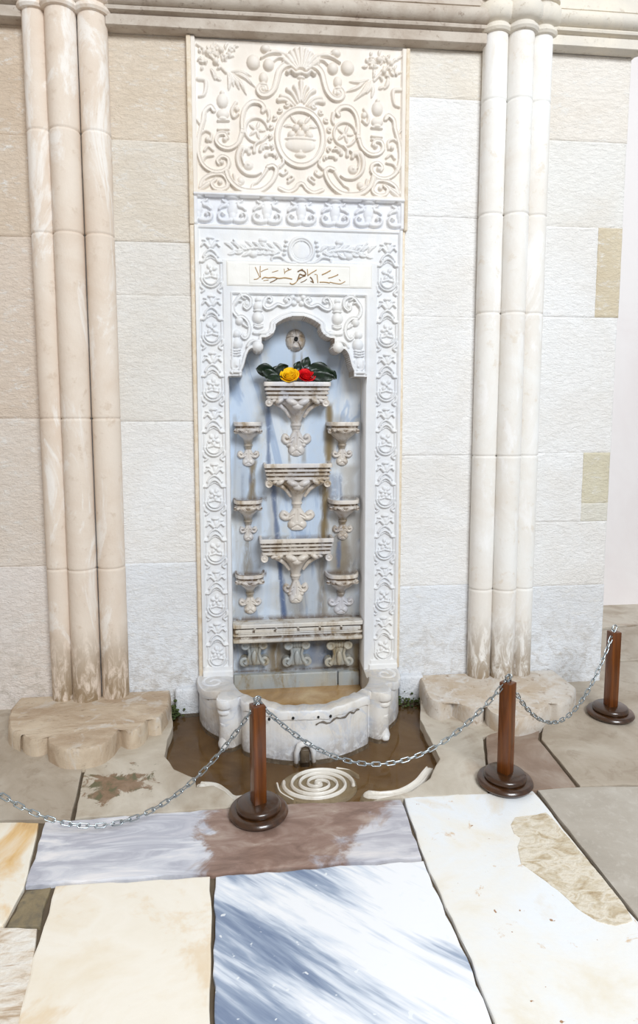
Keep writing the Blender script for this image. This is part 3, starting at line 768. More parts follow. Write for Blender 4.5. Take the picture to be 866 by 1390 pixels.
# ---- niche back slab with stains
YB=.13
xs=np.arange(-.125,.66,.006); zs=np.arange(-.02,2.16,.008)
V=[];Fc=[];paint=[]
XX,ZZ=np.meshgrid(xs,zs)
tan=np.zeros_like(XX); vein=np.zeros_like(XX); dark=np.zeros_like(XX)
def NB(x,y): return at(x,y,YB)
def streak(arr,px,y0,y1,wpx,s,sway=0,soft=.6):
    x0,z0=NB(px,y0); _,z1=NB(px,y1); w=wpx*.0041/2*1.35*(1+.25*np.sin(ZZ*23+px)+.12*np.sin(ZZ*61+px*2))
    ph=random.random()*6
    c=x0+.006*np.sin(ZZ*9+ph)+sway*(z0-ZZ)
    g=np.clip(1-(np.abs(XX-c)/w)**2,0,1)**soft; k=np.clip((z0-ZZ)/.03,0,1)*np.clip((ZZ-z1)/.03,0,1)
    arr[:]=np.maximum(arr,g*k*s)
for a in ((446,545,632,11,.95),(440,628,742,11,.95),(437,735,842,13,.7),(452,735,842,18,.45),(341,620,684,9,.9),(330,640,684,6,.3),(337,728,786,11,.75),(326,800,845,22,.35),(344,800,845,14,.35),
          (474,628,684,18,.45),(462,716,790,26,.8),(480,716,790,12,.5),(404,800,850,26,.6),(392,800,850,16,.4),(398,475,520,3,.55),(408,475,520,3,.65),(394,600,632,3,.6),(411,600,632,5,.5),(350,690,735,6,.25),(462,560,632,5,.35),
          (375,868,950,18,.9),(390,868,912,14,.75),(330,868,950,14,.3),(432,868,950,20,.5),(470,868,950,40,.7),(350,905,950,60,.45),(410,905,950,90,.65),(470,690,850,36,.45),(455,560,640,20,.3),(410,760,850,70,.3),(335,690,850,30,.3),(325,590,690,20,.25),(372,640,735,14,.3),(485,868,950,14,.9),(318,560,850,4,.35),(356,565,580,14,.4),(450,800,850,60,.4)): streak(tan,*a)
for a in ((362,545,640,5,.8,.04),(371,635,738,6,.85,.04),(380,735,845,6,1,.04),(384,780,845,5,.7,.0),(365,548,600,9,.35,.04),(463,640,690,4,.6,0),(461,715,775,5,.75,0),(452,640,680,12,.5,0),(330,640,684,4,.25,0),(338,640,660,3,.5,0),(445,868,905,26,.6,0),(425,868,905,12,.5,0)): streak(vein,*a)
for a in ((470,735,786,14,.3),(490,868,950,10,.85),(317,868,905,8,.4)): streak(dark,*a)
# tide lines on top of the ledge and bowls
for (px0,px1,y,th,s_) in ((316,492,842,7,.9),(350,456,731,5,.6),(316,362,678,5,.7),(446,494,676,5,.6),(316,362,780,5,.8),(442,492,778,6,.8),(316,492,874,8,.5),(316,492,912,3,.8)):
    xa,z_=NB(px0,y); xb,_=NB(px1,y); k=(XX>xa)&(XX<xb); g=np.clip(1-np.abs(ZZ-z_)/(th*.0041),0,1); dark[:]=np.maximum(dark,np.where(k,g*s_,0))
for j in range(len(zs)):
    for i in range(len(xs)): V.append((xs[i],YB,zs[j]))
nx=len(xs)
Fc=[(j*nx+i,j*nx+i+1,(j+1)*nx+i+1,(j+1)*nx+i) for j in range(len(zs)-1) for i in range(nx-1)]
k=len(V); V+=[(xs[0],YB+.04,zs[0]),(xs[-1],YB+.04,zs[0]),(xs[-1],YB+.04,zs[-1]),(xs[0],YB+.04,zs[-1])]
Fc+=[(k+1,k,k+3,k+2)]
o=mk('niche_back',V,Fc,'niche',FT)
ca=o.data.color_attributes.new('paint','FLOAT_COLOR','POINT')
D=np.zeros((len(V),4),np.float32); D[:XX.size,0]=tan.ravel(); D[:XX.size,1]=vein.ravel(); D[:XX.size,2]=dark.ravel(); D[:,3]=1; ca.data.foreach_set('color',D.ravel())

# ---- spout rosette
sx,sz=at(402,461,.08)
hf=HF(-.056,.056,-.062,.062,.0022); hf.ell(0,0,.054,.060,.030)
for (a,b) in (((0,.012),(-.05,.012)),((0,.012),(.05,.012)),((0,0),(-.03,-.05)),((0,0),(.03,-.05))): hf.cut([a,((a[0]+b[0])/2,(a[1]+b[1])/2+.006),b],.004,.009)
hf.ell(0,-.037,.024,.012,.036); hf.ell(-.020,.034,.018,.016,.030,.5); hf.ell(.022,.030,.020,.018,.029,-.5); hf.cut([(0,.012),(0,.055)],.004,.007)
hf.stroke([(.015*math.cos(a),.004+.015*math.sin(a)) for a in np.linspace(0,2*PI,30)],.005,.005,.034,raw=True)
sp=hf.build('spout_rosette','bowl',FT,lambda u,v,h:(u+sx,YB-h*1.3,v+sz),eps=.0005)
m=MB(); m.lathe([(.0005,.0),(.0095,.0),(.0105,.002),(.0105,-.03)],(sx,YB-.049,sz+.004),20,'y'); o=m.build('spout_hole','hole',None); o.parent=sp

# ---- bowls
def section(hw,dep,n,N=28):
    P=[]
    for i in range(N+1):
        a=PI*i/N; c,s_=math.cos(a),math.sin(a)
        P.append((-hw*math.copysign(abs(c)**(2/n),c),-dep*abs(s_)**(2/n)))
    return P
def loft(levels,cx,yb,N=28):
    V=[];Fc=[]
    for (z,hw,dep,n) in levels:
        for (u,w) in section(hw,dep,n,N): V.append((cx+u,yb+w,z))
    k=N+1
    for i in range(len(levels)-1):
        for j in range(N): Fc.append((i*k+j,i*k+j+1,(i+1)*k+j+1,(i+1)*k+j))
    Fc.append(tuple(range(k))); Fc.append(tuple(range((len(levels)-1)*k,len(levels)*k))[::-1])
    return V,Fc
def pendant(cx,z,w,h,parent,kind):
    hf=HF(-w*1.05,w*1.05,-h,0.01,.0024)
    H=.022
    # neck, tongue lobe and two curling side leaves
    hf.stroke([(0,0),(0,-h*.35)],w*.20,w*.32,H,H*.9)
    hf.stroke([(0,-h*.30),(0,-h*.55),(0,-h*.78)],w*.28,w*.44,H*.9,H*.85)
    hf.ell(-w*.22,-h*.78,w*.30,h*.20,H*.9); hf.ell(w*.22,-h*.78,w*.30,h*.20,H*.9)
    for q in (-1,1):
        hf.stroke([(q*w*.10,-h*.18),(q*w*.34,-h*.42),(q*w*.62,-h*.50),(q*w*.82,-h*.40),(q*w*.74,-h*.27),(q*w*.58,-h*.32)],w*.17,w*.13,H*.9,H)
        if kind==1: hf.ell(q*w*.46,-h*.60,w*.18,h*.09,H*.85)
        hf.cut([(q*w*.18,-h*.35),(q*w*.42,-h*.46)],w*.05,H*.35)
    hf.cut([(0,-h*.15),(0,-h*.6)],w*.05,H*.25); hf.cut([(-w*.25,-h*.90),(0,-h*.80),(w*.25,-h*.90)],w*.06,H*.3)
    o=hf.build('leaf_pendant','bowl',None,lambda u,v,hh:(u+cx,YB-hh,v+z),eps=.0004); o.parent=parent; return o
def vol(m,c,r,y0,y1):      # volute disc facing the viewer
    m.lathe([(.001,.0),(r*.30,-.001),(r*.36,-.004),(r*.5,-.005),(r*.62,-.0015),(r*.9,-.001),(r,-.006),(r,-(y1-y0))],(c[0],y0,c[1]),18,'y')
def dirt_shade(o,zt):      # crease shade painted with lime grime in fillets, undersides and inside the bowl
    me=o.data; ca=me.color_attributes.new('paint','FLOAT_COLOR','POINT'); D=np.zeros((len(me.vertices),4),np.float32); D[:,3]=1
    for i,v in enumerate(me.vertices):
        d=zt-v.co.z
        if any(abs(d-q)<.0022 for q in (.025,.031,.047,.053,.069,.074,.0)) or (v.co.y>YB-.1 and d<.004): D[i,2]=1
        elif d>.10: D[i,0]=.6
        if 0<d<.022: D[i,2]=0
    ca.data.foreach_set('color',D.ravel())
def large(px0,px1,py,pend,kindp,label):
    (xa,zt),(xb,_)=at(px0,py,.0),at(px1,py,.0); cx=(xa+xb)/2; hw=(xb-xa)/2; D=.128
    q_=24
    L=[(zt-.035,hw-.035,D-.035,q_),(zt-.030,hw-.020,D-.018,q_),(zt-.002,hw-.015,D-.013,q_),(zt,hw-.012,D-.010,q_),(zt,hw-.002,D,q_),(zt-.003,hw,D+.001,q_),(zt-.022,hw-.001,D+.001,q_),(zt-.025,hw-.012,D-.012,q_),(zt-.031,hw-.012,D-.012,q_),(zt-.034,hw-.005,D-.005,q_),(zt-.044,hw-.006,D-.006,q_),(zt-.047,hw-.015,D-.015,q_),
       (zt-.053,hw-.015,D-.015,q_),(zt-.056,hw-.009,D-.009,q_),(zt-.066,hw-.013,D-.012,q_),(zt-.069,hw-.022,D-.020,q_),(zt-.074,hw-.022,D-.020,q_),(zt-.077,hw-.013,D-.012,q_),(zt-.090,hw-.016,D-.013,q_),(zt-.094,hw-.034,D-.028,q_),(zt-.104,hw-.038,D-.034,12)]
    V,Fc=loft(L,cx,YB); m=MB(); m.add(V,Fc)
    o=m.build('large_bowl','bowl',FT,auto=28); o['label']=label; dirt_shade(o,zt)
    # tapering carved corbel below
    L=[(zt-.095,hw-.035,.092,3),(zt-.106,hw-.050,.094,2.7),(zt-.120,.104,.094,2.4),(zt-.137,.080,.088,2.3),(zt-.158,.060,.074,2.2),(zt-.185,.043,.054,2),(zt-.212,.030,.036,2),(zt-.226,.027,.032,2),(zt-.228,.031,.036,2),(zt-.236,.031,.036,2),(zt-.240,.026,.030,2),(zt-.255,.024,.026,2)]
    V,Fc=loft(L,cx,YB); m=MB(); m.add(V,Fc)
    yv=YB-D+.012
    for q in (-1,1):
        vol(m,(cx+q*(hw-.028),zt-.112),.021,yv,YB)
        m.ell((cx+q*.098,yv+.010,zt-.102),(.026,.02,.014),Matrix.Rotation(q*.5,3,'Y')); m.ell((cx+q*.128,yv+.012,zt-.101),(.018,.018,.010),Matrix.Rotation(q*.35,3,'Y'))
        m.ell((cx+q*.030,yv-.002,zt-.108),(.036,.022,.017),Matrix.Rotation(-q*.35,3,'Y'))
        m.tube([(cx+q*.140,yv+.040,zt-.108),(cx+q*.096,yv+.040,zt-.124),(cx+q*.064,yv+.050,zt-.150),(cx+q*.040,yv+.068,zt-.19)],[.010,.012,.011,.008],8)
    m.ell((cx,yv+.006,zt-.128),(.032,.022,.022))
    c=m.build('corbel','bowl',None,auto=50); c.parent=o
    pendant(cx,zt-.252,pend[0],pend[1],o,kindp)
large(358,450,518,(.088,.155),1,'rectangular bowl directly under the roses')
large(358,452,630,(.105,.135),0,'middle rectangular bowl')
large(352,454,733,(.076,.150),1,'brown-stained lowest rectangular bowl')
def small(px0,px1,py,pd):
    (xa,zt),(xb,_)=at(px0,py,.005),at(px1,py,.005); cx=(xa+xb)/2; hw=(xb-xa)/2; D=.125
    L=[(zt-.030,hw-.05,D-.05,2.6),(zt-.022,hw-.022,D-.022,3),(zt-.003,hw-.014,D-.014,3.2),(zt,hw-.011,D-.011,3.2),(zt,hw-.002,D,3.2),(zt-.003,hw,D+.001,3.2),(zt-.020,hw-.001,D+.001,3.2),(zt-.024,hw-.008,D-.008,3.2),(zt-.032,hw-.010,D-.010,3.2),(zt-.036,hw-.005,D-.006,3),(zt-.052,hw-.009,D-.008,2.8),
       (zt-.066,hw-.022,D-.020,2.5),(zt-.080,hw-.036,D-.032,2.3),(zt-.094,hw-.052,D-.054,2.1),(zt-.112,.024,.052,2),(zt-.124,.021,.040,2),(zt-.126,.025,.042,2),(zt-.133,.025,.042,2),(zt-.136,.020,.034,2),(zt-.15,.019,.026,2)]
    V,Fc=loft(L,cx,YB); m=MB(); m.add(V,Fc)
    yv=YB-D+.004
    for q in (-1,1):
        m.ell((cx+q*.022,yv+.008,zt-.050),(.027,.016,.011),Matrix.Rotation(-q*.3,3,'Y')); m.ell((cx+q*.052,yv+.024,zt-.048),(.018,.016,.009),Matrix.Rotation(q*.3,3,'Y'))
        m.ell((cx+q*(hw-.016),yv+.050,zt-.052),(.014,.016,.014))
    o=m.build('small_bowl','bowl',FT,auto=30); dirt_shade(o,zt)
    pendant(cx,zt-.142,pd[0],pd[1],o,0)
    return o
small(316,357,573,(.064,.105)); small(316,357,680,(.052,.105)); small(318,360,782,(.068,.110))
small(446,491.5,573,(.062,.105)); small(448,491,680,(.062,.100)); o=small(444,490,782,(.080,.115))
# ---- ledge
zt=at(404,845,.0)[1]; W=(.634+.100)/2-.002; cx=.267
L=[(zt-.02,W,.06,30),(zt,W,.09,30),(zt,W,.140,30),(zt-.004,W,.143,30),(zt-.020,W,.143,30),(zt-.024,W,.128,30),(zt-.028,W,.122,30),(zt-.058,W,.122,30),(zt-.062,W,.130,30),(zt-.070,W,.131,30),(zt-.074,W,.120,30),(zt-.084,W,.120,30),(zt-.090,W,.134,30),(zt-.104,W,.137,30),(zt-.110,W,.130,30),(zt-.118,W,.10,30)]
V,Fc=loft(L,cx,YB,40); m=MB(); m.add(V,Fc)
for px in (346,375,404.5,434,463): m.ell((at(px,853,0)[0],YB-.131,zt-.028),(.0075,.009,.0075))
for (z_) in (zt-.034,zt-.056): m.tube([(cx-W+.03,YB-.129,z_),(cx+W-.03,YB-.129,z_)],.0028,6)
for (x0,x1) in ((-.085,.010),(.022,.128),(.140,.258),(.270,.380),(.392,.500),(.512,.618)): m.bbox(x0,x1,YB-.130,YB-.115,zt-.053,zt-.033,.003)
lg=m.build('water_ledge','ledge',FT,auto=28)
ca=lg.data.color_attributes.new('paint','FLOAT_COLOR','POINT'); D=np.zeros((len(lg.data.vertices),4),np.float32); D[:,3]=1
for i,v in enumerate(lg.data.vertices):
    d=zt-v.co.z
    if any(abs(d-q)<.0015 for q in (.028,.058,.074,.084,.118)): D[i,2]=.9  # groove shade painted together with grime into the ledge recesses
    if .09<d<.11: D[i,0]=.4
ca.data.foreach_set('color',D.ravel())
# ---- scroll consoles
for px in (345.5,403.5,461):
    cx_=at(px,890,.05)[0]; zt_=at(px,872,.03)[1]; zb_=at(px,907,.05)[1]; h_=zt_-zb_; m=MB(); w=.062
    y1=YB-.062
    Pp=[]
    for i in range(57):
        t=i/56; Pp.append((.020+.0035*abs(math.sin(t*PI*7)),(t-.5)*2*w*.86))
    m.lathe([(.001,-w*.86)]+Pp+[(.001,w*.86)],(cx_,y1+.012,zt_-.026),20,'x')
    for q in (-1,1):
        m.lathe([(.002,-.004),(.010,-.003),(.012,.002),(.020,.004),(.0255,.0),(.0255,-.02)],(cx_+q*w*.80,y1-.014,zt_-.028),18,'y')
        m.lathe([(.002,-.006),(.010,-.005),(.012,.002),(.020,.004),(.027,.0),(.027,-.05)],(cx_+q*w*.92,y1+.002,zb_+.030),18,'y')
        m.tube([(cx_+q*w*.55,y1-.004,zt_-.045),(cx_+q*w*.42,y1+.004,zt_-.08),(cx_+q*w*.55,y1+.002,zb_+.045),(cx_+q*w*.85,y1-.002,zb_+.020)],[.008,.009,.010,.012],8)
    V,Fc=loft([(zb_+.008,w*.80,.052,4),(zb_+.02,w*.82,.060,4),(zb_+.05,w*.60,.060,4),(zb_+h_*.55,w*.50,.056,4),(zt_-.04,w*.66,.06,4),(zt_-.01,w*.8,.065,4)],cx_,YB); m.add(V,Fc)
    m.ell((cx_,y1-.002,zb_+.055),(.017,.016,.045))
    m.build('scroll_console','lower',FT,auto=45)
# ---- lower course of the niche
m=MB(); zj=at(404,912,.11)[1]; m.bbox(-.099,.500,.100,.145,-.06,zj-.004,.006); m.bbox(.505,.632,.097,.145,-.06,zj-.006,.012); m.build('lower_course','lower',FT,auto=45)

# ---- basin : thick curved shell following the plan
def arc(c,r,a0,a1,n): return [(c[0]+r*math.cos(math.radians(a)),c[1]+r*math.sin(math.radians(a))) for a in np.linspace(a0,a1,n)]
right=[(.815,.03),(.822,-.06),(.808,-.15),(.772,-.235),(.722,-.300),(.690,-.335),(.700,-.375),(.690,-.420),(.640,-.436),(.610,-.420),(.590,-.405),(.575,-.470),(.520,-.510)]
fr=cat_([(.520,-.510),(.46,-.548),(.37,-.580),(.267,-.592),(.165,-.580),(.075,-.548),(.014,-.510)],6)
left=[(2*NC-x,y) for x,y in right][::-1]
outer=right+[tuple(p) for p in fr[1:-1]]+left
outer=[tuple(p) for p in cat_(outer,3)]
# inner line
inn_r=[(.632,.03),(.632,-.04),(.631,-.10),(.630,-.15),(.628,-.20),(.622,-.24),(.612,-.28),(.60,-.31),(.585,-.34),(.565,-.365),(.545,-.385),(.515,-.415),(.480,-.445)]
fri=cat_([(.480,-.445),(.43,-.478),(.36,-.505),(.267,-.515),(.175,-.505),(.104,-.478),(.054,-.445)],6)
inner=inn_r+[tuple(p) for p in fri[1:-1]]+[(2*NC-x,y) for x,y in inn_r][::-1]
inner=[tuple(p) for p in cat_(inner,3)]
n=len(outer); assert len(inner)==n
def rimz(p):
    d=max(0,min(1,(-p[1]-.20)/.14)); x=abs(p[0]-NC)
    z=.150+.045*d*d*(3-2*d)
    if -p[1]>.38 and x<.30: z+= .012*(x/.3)**2 + .003*math.sin(p[0]*31)+.002*math.sin(p[0]*83)
    return z
V=[];Fc=[]
zl=[(-.085,.0,0),(-.06,-.003,0),(.06,-.006,0),(.115,-.004,0)]
rings=[]
def ring(f):
    k=len(V)
    for i in range(n): V.append(f(i))
    rings.append(k)
C0=np.array([NC,-.12])
def push(p,d):
    v=np.array(p)-C0; L=np.hypot(*v); v=v/L; return (p[0]+v[0]*d,p[1]+v[1]*d)
for (z,d,_) in zl: ring(lambda i:(*push(outer[i],d+random.uniform(-.0015,.0015)),z))
for (dz,d) in ((-.048,-.006),(-.043,.002),(-.010,.004),(-.002,.0)): ring(lambda i:(*push(outer[i],d+.003*math.sin(outer[i][0]*57)),rimz(outer[i])+dz))
ring(lambda i:(*[(outer[i][q]*.93+inner[i][q]*.07) for q in (0,1)],rimz(outer[i])))
ring(lambda i:(*[(outer[i][q]*.15+inner[i][q]*.85) for q in (0,1)],rimz(outer[i])))
ring(lambda i:(*inner[i],rimz(outer[i])-.008))
ring(lambda i:(*inner[i],-.02))
for a,b in zip(rings[:-1],rings[1:]):
    for i in range(n-1): Fc.append((a+i,b+i,b+i+1,a+i+1))
bs_=mk('basin',V,Fc,'basin',FT,auto=40)
me=bs_.data; ca=me.color_attributes.new('paint','FLOAT_COLOR','POINT'); D=np.zeros((len(V),4),np.float32); D[:,3]=1
for i,v in enumerate(V):
    if v[2]<-.03: D[i,2]=.55
    if rings[8]<=i<rings[11]: D[i,0]=.25
ca.data.foreach_set('color',D.ravel())
# baluster carvings on the basin corners
for q in (-1,1):
    x=NC+q*.398; y=-.436
    y+=.012
    m=MB(); m.lathe([(.001,-.078),(.022,-.076),(.034,-.060),(.036,-.040),(.030,-.020),(.024,.0),(.020,.030),(.018,.050),(.026,.056),(.026,.066),(.018,.072),(.016,.090),(.022,.100),(.026,.110),(.034,.116),(.036,.122),(.036,.134),(.030,.140),(.040,.146),(.044,.156),(.044,.180),(.040,.190),(.001,.192)],(x,y+.022,0),20)
    m.ell((x+q*.006,y-.012,-.045),(.020,.014,.018)); m.build('corner_baluster','basin',FT,auto=45)
# volute tops of the side pieces
for q in (-1,1):
    cxx,cyy=NC+q*.470,-.105
    m=MB(); P=[(cxx+q*(.012+.050*t)*math.cos(2.4*PI*t),cyy+(.012+.060*t)*math.sin(2.4*PI*t),.146) for t in np.linspace(0,1,30)]; m.tube(P,[.012]*30,8,flat=.6)
    m.build('side_scroll','basin',FT)
# drain spout in front and mounting holes
dx=.248
m=MB(); m.lathe([(.001,.004),(.022,.004),(.027,.0),(.027,-.02)],(dx,-.601,.012),16,'y'); m.bbox(dx-.022,dx+.022,-.606,-.575,-.075,.012,.004)
m.build('drain_opening',m_slab('wet_dark_stone',[(.3,(60,50,40)),(.7,(116,102,84))],8,rough=.3),FT)
m=MB(); m.tube([(dx-.042,-.600,-.07),(dx-.040,-.606,.0),(dx-.026,-.612,.040),(dx,-.614,.052),(dx+.026,-.612,.040),(dx+.040,-.606,.0),(dx+.042,-.600,-.07)],[.010,.013,.015,.016,.015,.013,.010],8); m.build('drain_hood','basin',FT)
for (px,py) in ((365,971),(398,974),(432,972),(447,965)): 
    X,Y=fl(px,py,.165); m=MB()
    m.ell((X,Y-.004 if Y>-.5 else -.585,.162),(.007,.012,.007),nu=10,nv=6); m.build('dowel_hole','hole',FT)
# repaired strip along the right part of the rim
P=[]
for t in np.linspace(0,1,16):
    i=int(len(fr)*(.02+.42*t)); p=push(tuple(fr[i]),.002); P.append((p[0],p[1],rimz(p)-.050-.014*t+.006*math.sin(t*23)))
m=MB(); m.tube(P,[.0035+.0015*math.sin(k*2.1) for k in range(16)],6); m.build('rim_crack',m_slab('dark_crack_filler',[(.3,(92,82,72)),(.7,(132,122,110))],20,rough=.9),FT)
# muddy water inside the basin
wet=m_slab('tan_wet_basin_floor',[(.3,(152,118,74)),(.5,(178,144,98)),(.7,(196,168,124))],5,rough=.16,bump=.0006)
Vw=[(x,y,.004) for x,y in inner]; Vw=[(NC,-.15,.004)]+Vw
mk('basin_water',Vw,[(0,i,i+1) for i in range(1,len(inner))]+[(0,len(inner),1)],wet,FT,smooth=False)
m=MB(); m.bbox(-.098,.632,.0,.13,-.04,.0035,.002); m.build('basin_bed',wet,FT)

# ================================================================== POOL
m=MB(); m.box(-.60,1.10,-1.10,.02,-.085,-.074); o=m.build('pool_floor',m_slab('brown_wet_pool_stone',[(.3,(142,116,80)),(.5,(170,142,104)),(.72,(194,170,132))],3,rough=.4),smooth=False)
tag(o,'brown silted stone bottom of the shallow pool around the basin','pool floor',kind='structure')
def m_water():
    t=NT('shallow_brown_water'); nt=t.t; nt.nodes.remove(t.b)
    tr=t.n('ShaderNodeBsdfTransparent'); tr.inputs[0].default_value=s2l((226,216,198)); gl=t.n('ShaderNodeBsdfGlossy'); gl.inputs['Roughness'].default_value=.03
    fr_=t.n('ShaderNodeFresnel'); fr_.inputs['IOR'].default_value=1.33; b=t.bump(t.noise(9,3,.5),.004,.25); t.l(b,gl.inputs['Normal']); t.l(b,fr_.inputs['Normal'])
    mx=t.n('ShaderNodeMixShader'); t.l(fr_.outputs[0],mx.inputs[0]); t.l(tr.outputs[0],mx.inputs[1]); t.l(gl.outputs[0],mx.inputs[2]); t.l(mx.outputs[0],t.out.inputs[0]); return t.m
o=mk('pool_water',[(-.58,-1.08,-.052),(1.08,-1.08,-.052),(1.08,.0,-.052),(-.58,.0,-.052)],[(0,1,2,3)],m_water(),None,smooth=False)
tag(o,'thin sheet of clear water over the brown pool floor around the basin','water',kind='stuff')
# spiral carved disc in the pool
scx,scy=.292,-.785
hf=HF(-.19,.20,-.15,.15,.0025); UU,VV=np.meshgrid(hf.U,hf.Vv)
rr=np.hypot(UU/.172,VV/.136); hf.h=np.where(rr<1,.012,0)
for a0 in (0.4,0.4+PI):
    P=[]
    for t in np.linspace(0,1,110):
        r=.03+.95*t; a=a0-2*PI*2.1*t; P.append((.160*r*math.cos(a),.126*r*math.sin(a)))
    if a0>1: P+= [(P[-1][0]+.0,P[-1][1])]
    hf.stroke(P,.0065,.0115,.029,.029,raw=True)
hf.stroke([(.10,.118),(.155,.098),(.19,.060)],.010,.004,.022,.016); hf.stroke([(-.183,.03),(-.170,-.04),(-.12,-.10)],.009,.007,.020); hf.ell(0,0,.014,.012,.028)
o=hf.build('spiral_relief',m_marble('wet_spiral_marble',(206,198,184),(188,178,160),None,.3,(150,130,100),.25,.001) and 'carved',None,lambda u,v,h:(u+scx,v+scy,-.073+h*1.15),eps=.0005)
M['spiral']=m_marble('wet_spiral_stone',(232,228,220),(220,212,200),None,.25,(150,130,100),.3,.001); o.data.materials[0]=M['spiral']
tag(o,'carved spiral stone disc lying in the shallow pool in front of the basin','carved spiral')
# scroll carvings at the pool's front corners
def poolscroll(label,pts,ballp,w,flip=False):
    W_=[fl(*p,-.05) for p in pts]; B=fl(*ballp,-.05); us=[p[0] for p in W_]+[B[0]]; vs=[p[1] for p in W_]+[B[1]]
    hf=HF(min(us)-.05,max(us)+.05,min(vs)-.05,max(vs)+.05,.003)
    hf.ribbon(W_,w,.034,w*.8); hf.ell(B[0],B[1],w*1.1,w*1.1,.038)
    P=cat_(W_,6); hf.stroke(P,w*1.35,w*1.2,.016,raw=True,flat=True)
    o=hf.build('scroll_carving','spiral',None,lambda u,v,h:(u,v,-.074+h),eps=.0006); tag(o,label,'carved scroll')
poolscroll('long curved scroll carving at the right front edge of the pool',[(500,1079),(520,1080),(545,1076),(566,1064),(578,1050),(583,1044)],(500,1079),.026)
poolscroll('short scalloped scroll carving at the left front of the pool by the post',[(272,1066),(292,1068),(305,1076),(318,1085),(345,1082),(368,1084)],(274,1068),.022)

# ================================================================== PAVING
def slab(label,pts,mat,top=0.,cat='paving slab',jit=.004,px=True,name='paving_slab',seg=.06,thick=.078,bev=.006,group=None):
    W_=[fl(*p,0.) if px else p for p in pts]
    a=sum(W_[i][0]*W_[(i+1)%len(W_)][1]-W_[(i+1)%len(W_)][0]*W_[i][1] for i in range(len(W_)))
    if a<0: W_=W_[::-1]
    P=[]
    for i in range(len(W_)):
        p,q=W_[i],W_[(i+1)%len(W_)]; L=math.hypot(q[0]-p[0],q[1]-p[1]); k=max(1,int(L/seg))
        for j in range(k):
            t=j/k; n=(-(q[1]-p[1])/L,(q[0]-p[0])/L); d=random.uniform(0,jit)-.0045 if L>.05 else 0
            P.append((p[0]+(q[0]-p[0])*t+n[0]*d,p[1]+(q[1]-p[1])*t+n[1]*d))
    bm=bmesh.new(); vs=[bm.verts.new((x,y,top)) for x,y in P]; f=bm.faces.new(vs)
    bmesh.ops.inset_region(bm,faces=[f],thickness=.05,use_even_offset=True) if False else None
    r=bmesh.ops.extrude_face_region(bm,geom=[f]); 
    for v in r['geom']:
        if isinstance(v,bmesh.types.BMVert): v.co.z=top
    for v in vs: v.co.z=top-thick
    bm.faces.ensure_lookup_table()
    tf=[g for g in bm.faces if all(abs(v.co.z-top)<1e-6 for v in g.verts)]
    te=[e for e in bm.edges if all(abs(v.co.z-top)<1e-6 for v in e.verts)]
    bmesh.ops.bevel(bm,geom=te,offset=bev,segments=2,affect='EDGES',profile=.6)
    bmesh.ops.recalc_face_normals(bm,faces=bm.faces[:])
    me=bpy.data.meshes.new(name); bm.to_mesh(me); bm.free(); me.materials.append(mat)
    o=bpy.data.objects.new(name,me); COL.objects.link(o); return tag(o,label,cat,group)
PS={}
PS['grey']=m_slab('grey_beige_limestone',[(.3,(158,144,126)),(.5,(178,166,150)),(.7,(196,188,174))],2.2,rough=.6,bump=.003,fine=((150,134,116),9,.5))
PS['grey2']=m_slab('cool_grey_limestone',[(.3,(164,156,144)),(.5,(180,172,160)),(.7,(196,190,180))],2.5,rough=.55,bump=.003,fine=((200,194,184),24,.5))
PS['brown']=m_slab('brown_marble_patch',[(.3,(124,102,86)),(.5,(142,120,104)),(.7,(168,152,138))],4,rough=.4,bump=.003)
PS['mid']=m_slab('pale_worn_slab',[(.3,(166,150,130)),(.45,(190,180,164)),(.6,(206,198,184)),(.75,(178,160,140))],2.6,rough=.5,bump=.003,fine=((160,138,116),5,.5))
PS['cream']=m_slab('cream_marble',[(.3,(238,226,204)),(.5,(246,240,228)),(.7,(240,232,216))],2.5,rough=.3,fine=((226,196,150),3.4,.5))
PS['cream2']=m_slab('rust_edged_cream_marble',[(.3,(240,228,206)),(.5,(246,240,226)),(.66,(232,196,140)),(.8,(196,132,62))],3,(1,.5,1),.2,1.5,rough=.3)
PS['stone']=m_slab('small_dark_cobble',[(.3,(96,92,84)),(.5,(140,126,98)),(.7,(160,146,118))],7,rough=.7,bump=.006)
PS['rough']=m_slab('chipped_cream_stone',[(.3,(176,146,112)),(.45,(226,214,198)),(.6,(240,236,228)),(.75,(186,156,124))],9,(1,3,1),.3,rough=.6,bump=.008)
def m_mossy():
    t=NT('pale_slab_with_damp_stain'); a=fl(152,1066)
    c=t.ramp(t.noise(2.6,6,.6,1),[(.3,(166,150,130)),(.45,(190,180,164)),(.6,(206,198,184)),(.75,(178,160,140))])
    mp=t.n('ShaderNodeMapping',vector_type='POINT'); mp.inputs['Location'].default_value=(-a[0]*3.6,-a[1]*4.6,0); mp.inputs['Scale'].default_value=(3.6,4.6,1); t.l(t.tc.outputs['Object'],mp.inputs['Vector'])
    ln=t.n('ShaderNodeVectorMath',operation='LENGTH'); sp_=t.n('ShaderNodeSeparateXYZ'); cb=t.n('ShaderNodeCombineXYZ'); t.l(mp.outputs[0],sp_.inputs[0]); t.l(sp_.outputs[0],cb.inputs[0]); t.l(sp_.outputs[1],cb.inputs[1]); t.l(cb.outputs[0],ln.inputs[0])
    d=t.math('SUBTRACT',1,ln.outputs['Value']); f=t.math('ADD',d,t.math('MULTIPLY',t.math('SUBTRACT',t.noise(11,6,.7,.5),.5),2.6))
    st=t.ramp(t.noise(16,4,.6,.5,t.coord((1,1,1),loc=(4,4,4))),[(.4,(84,84,50)),(.5,(128,100,74)),(.65,(142,116,92))])
    c=t.mix(t.lim(f,.42,.62,.9),c,st)
    return t.done(c,.5,t.bump(t.noise(45,4,.7),.003,.6),.5)
PS['mossy']=m_mossy()
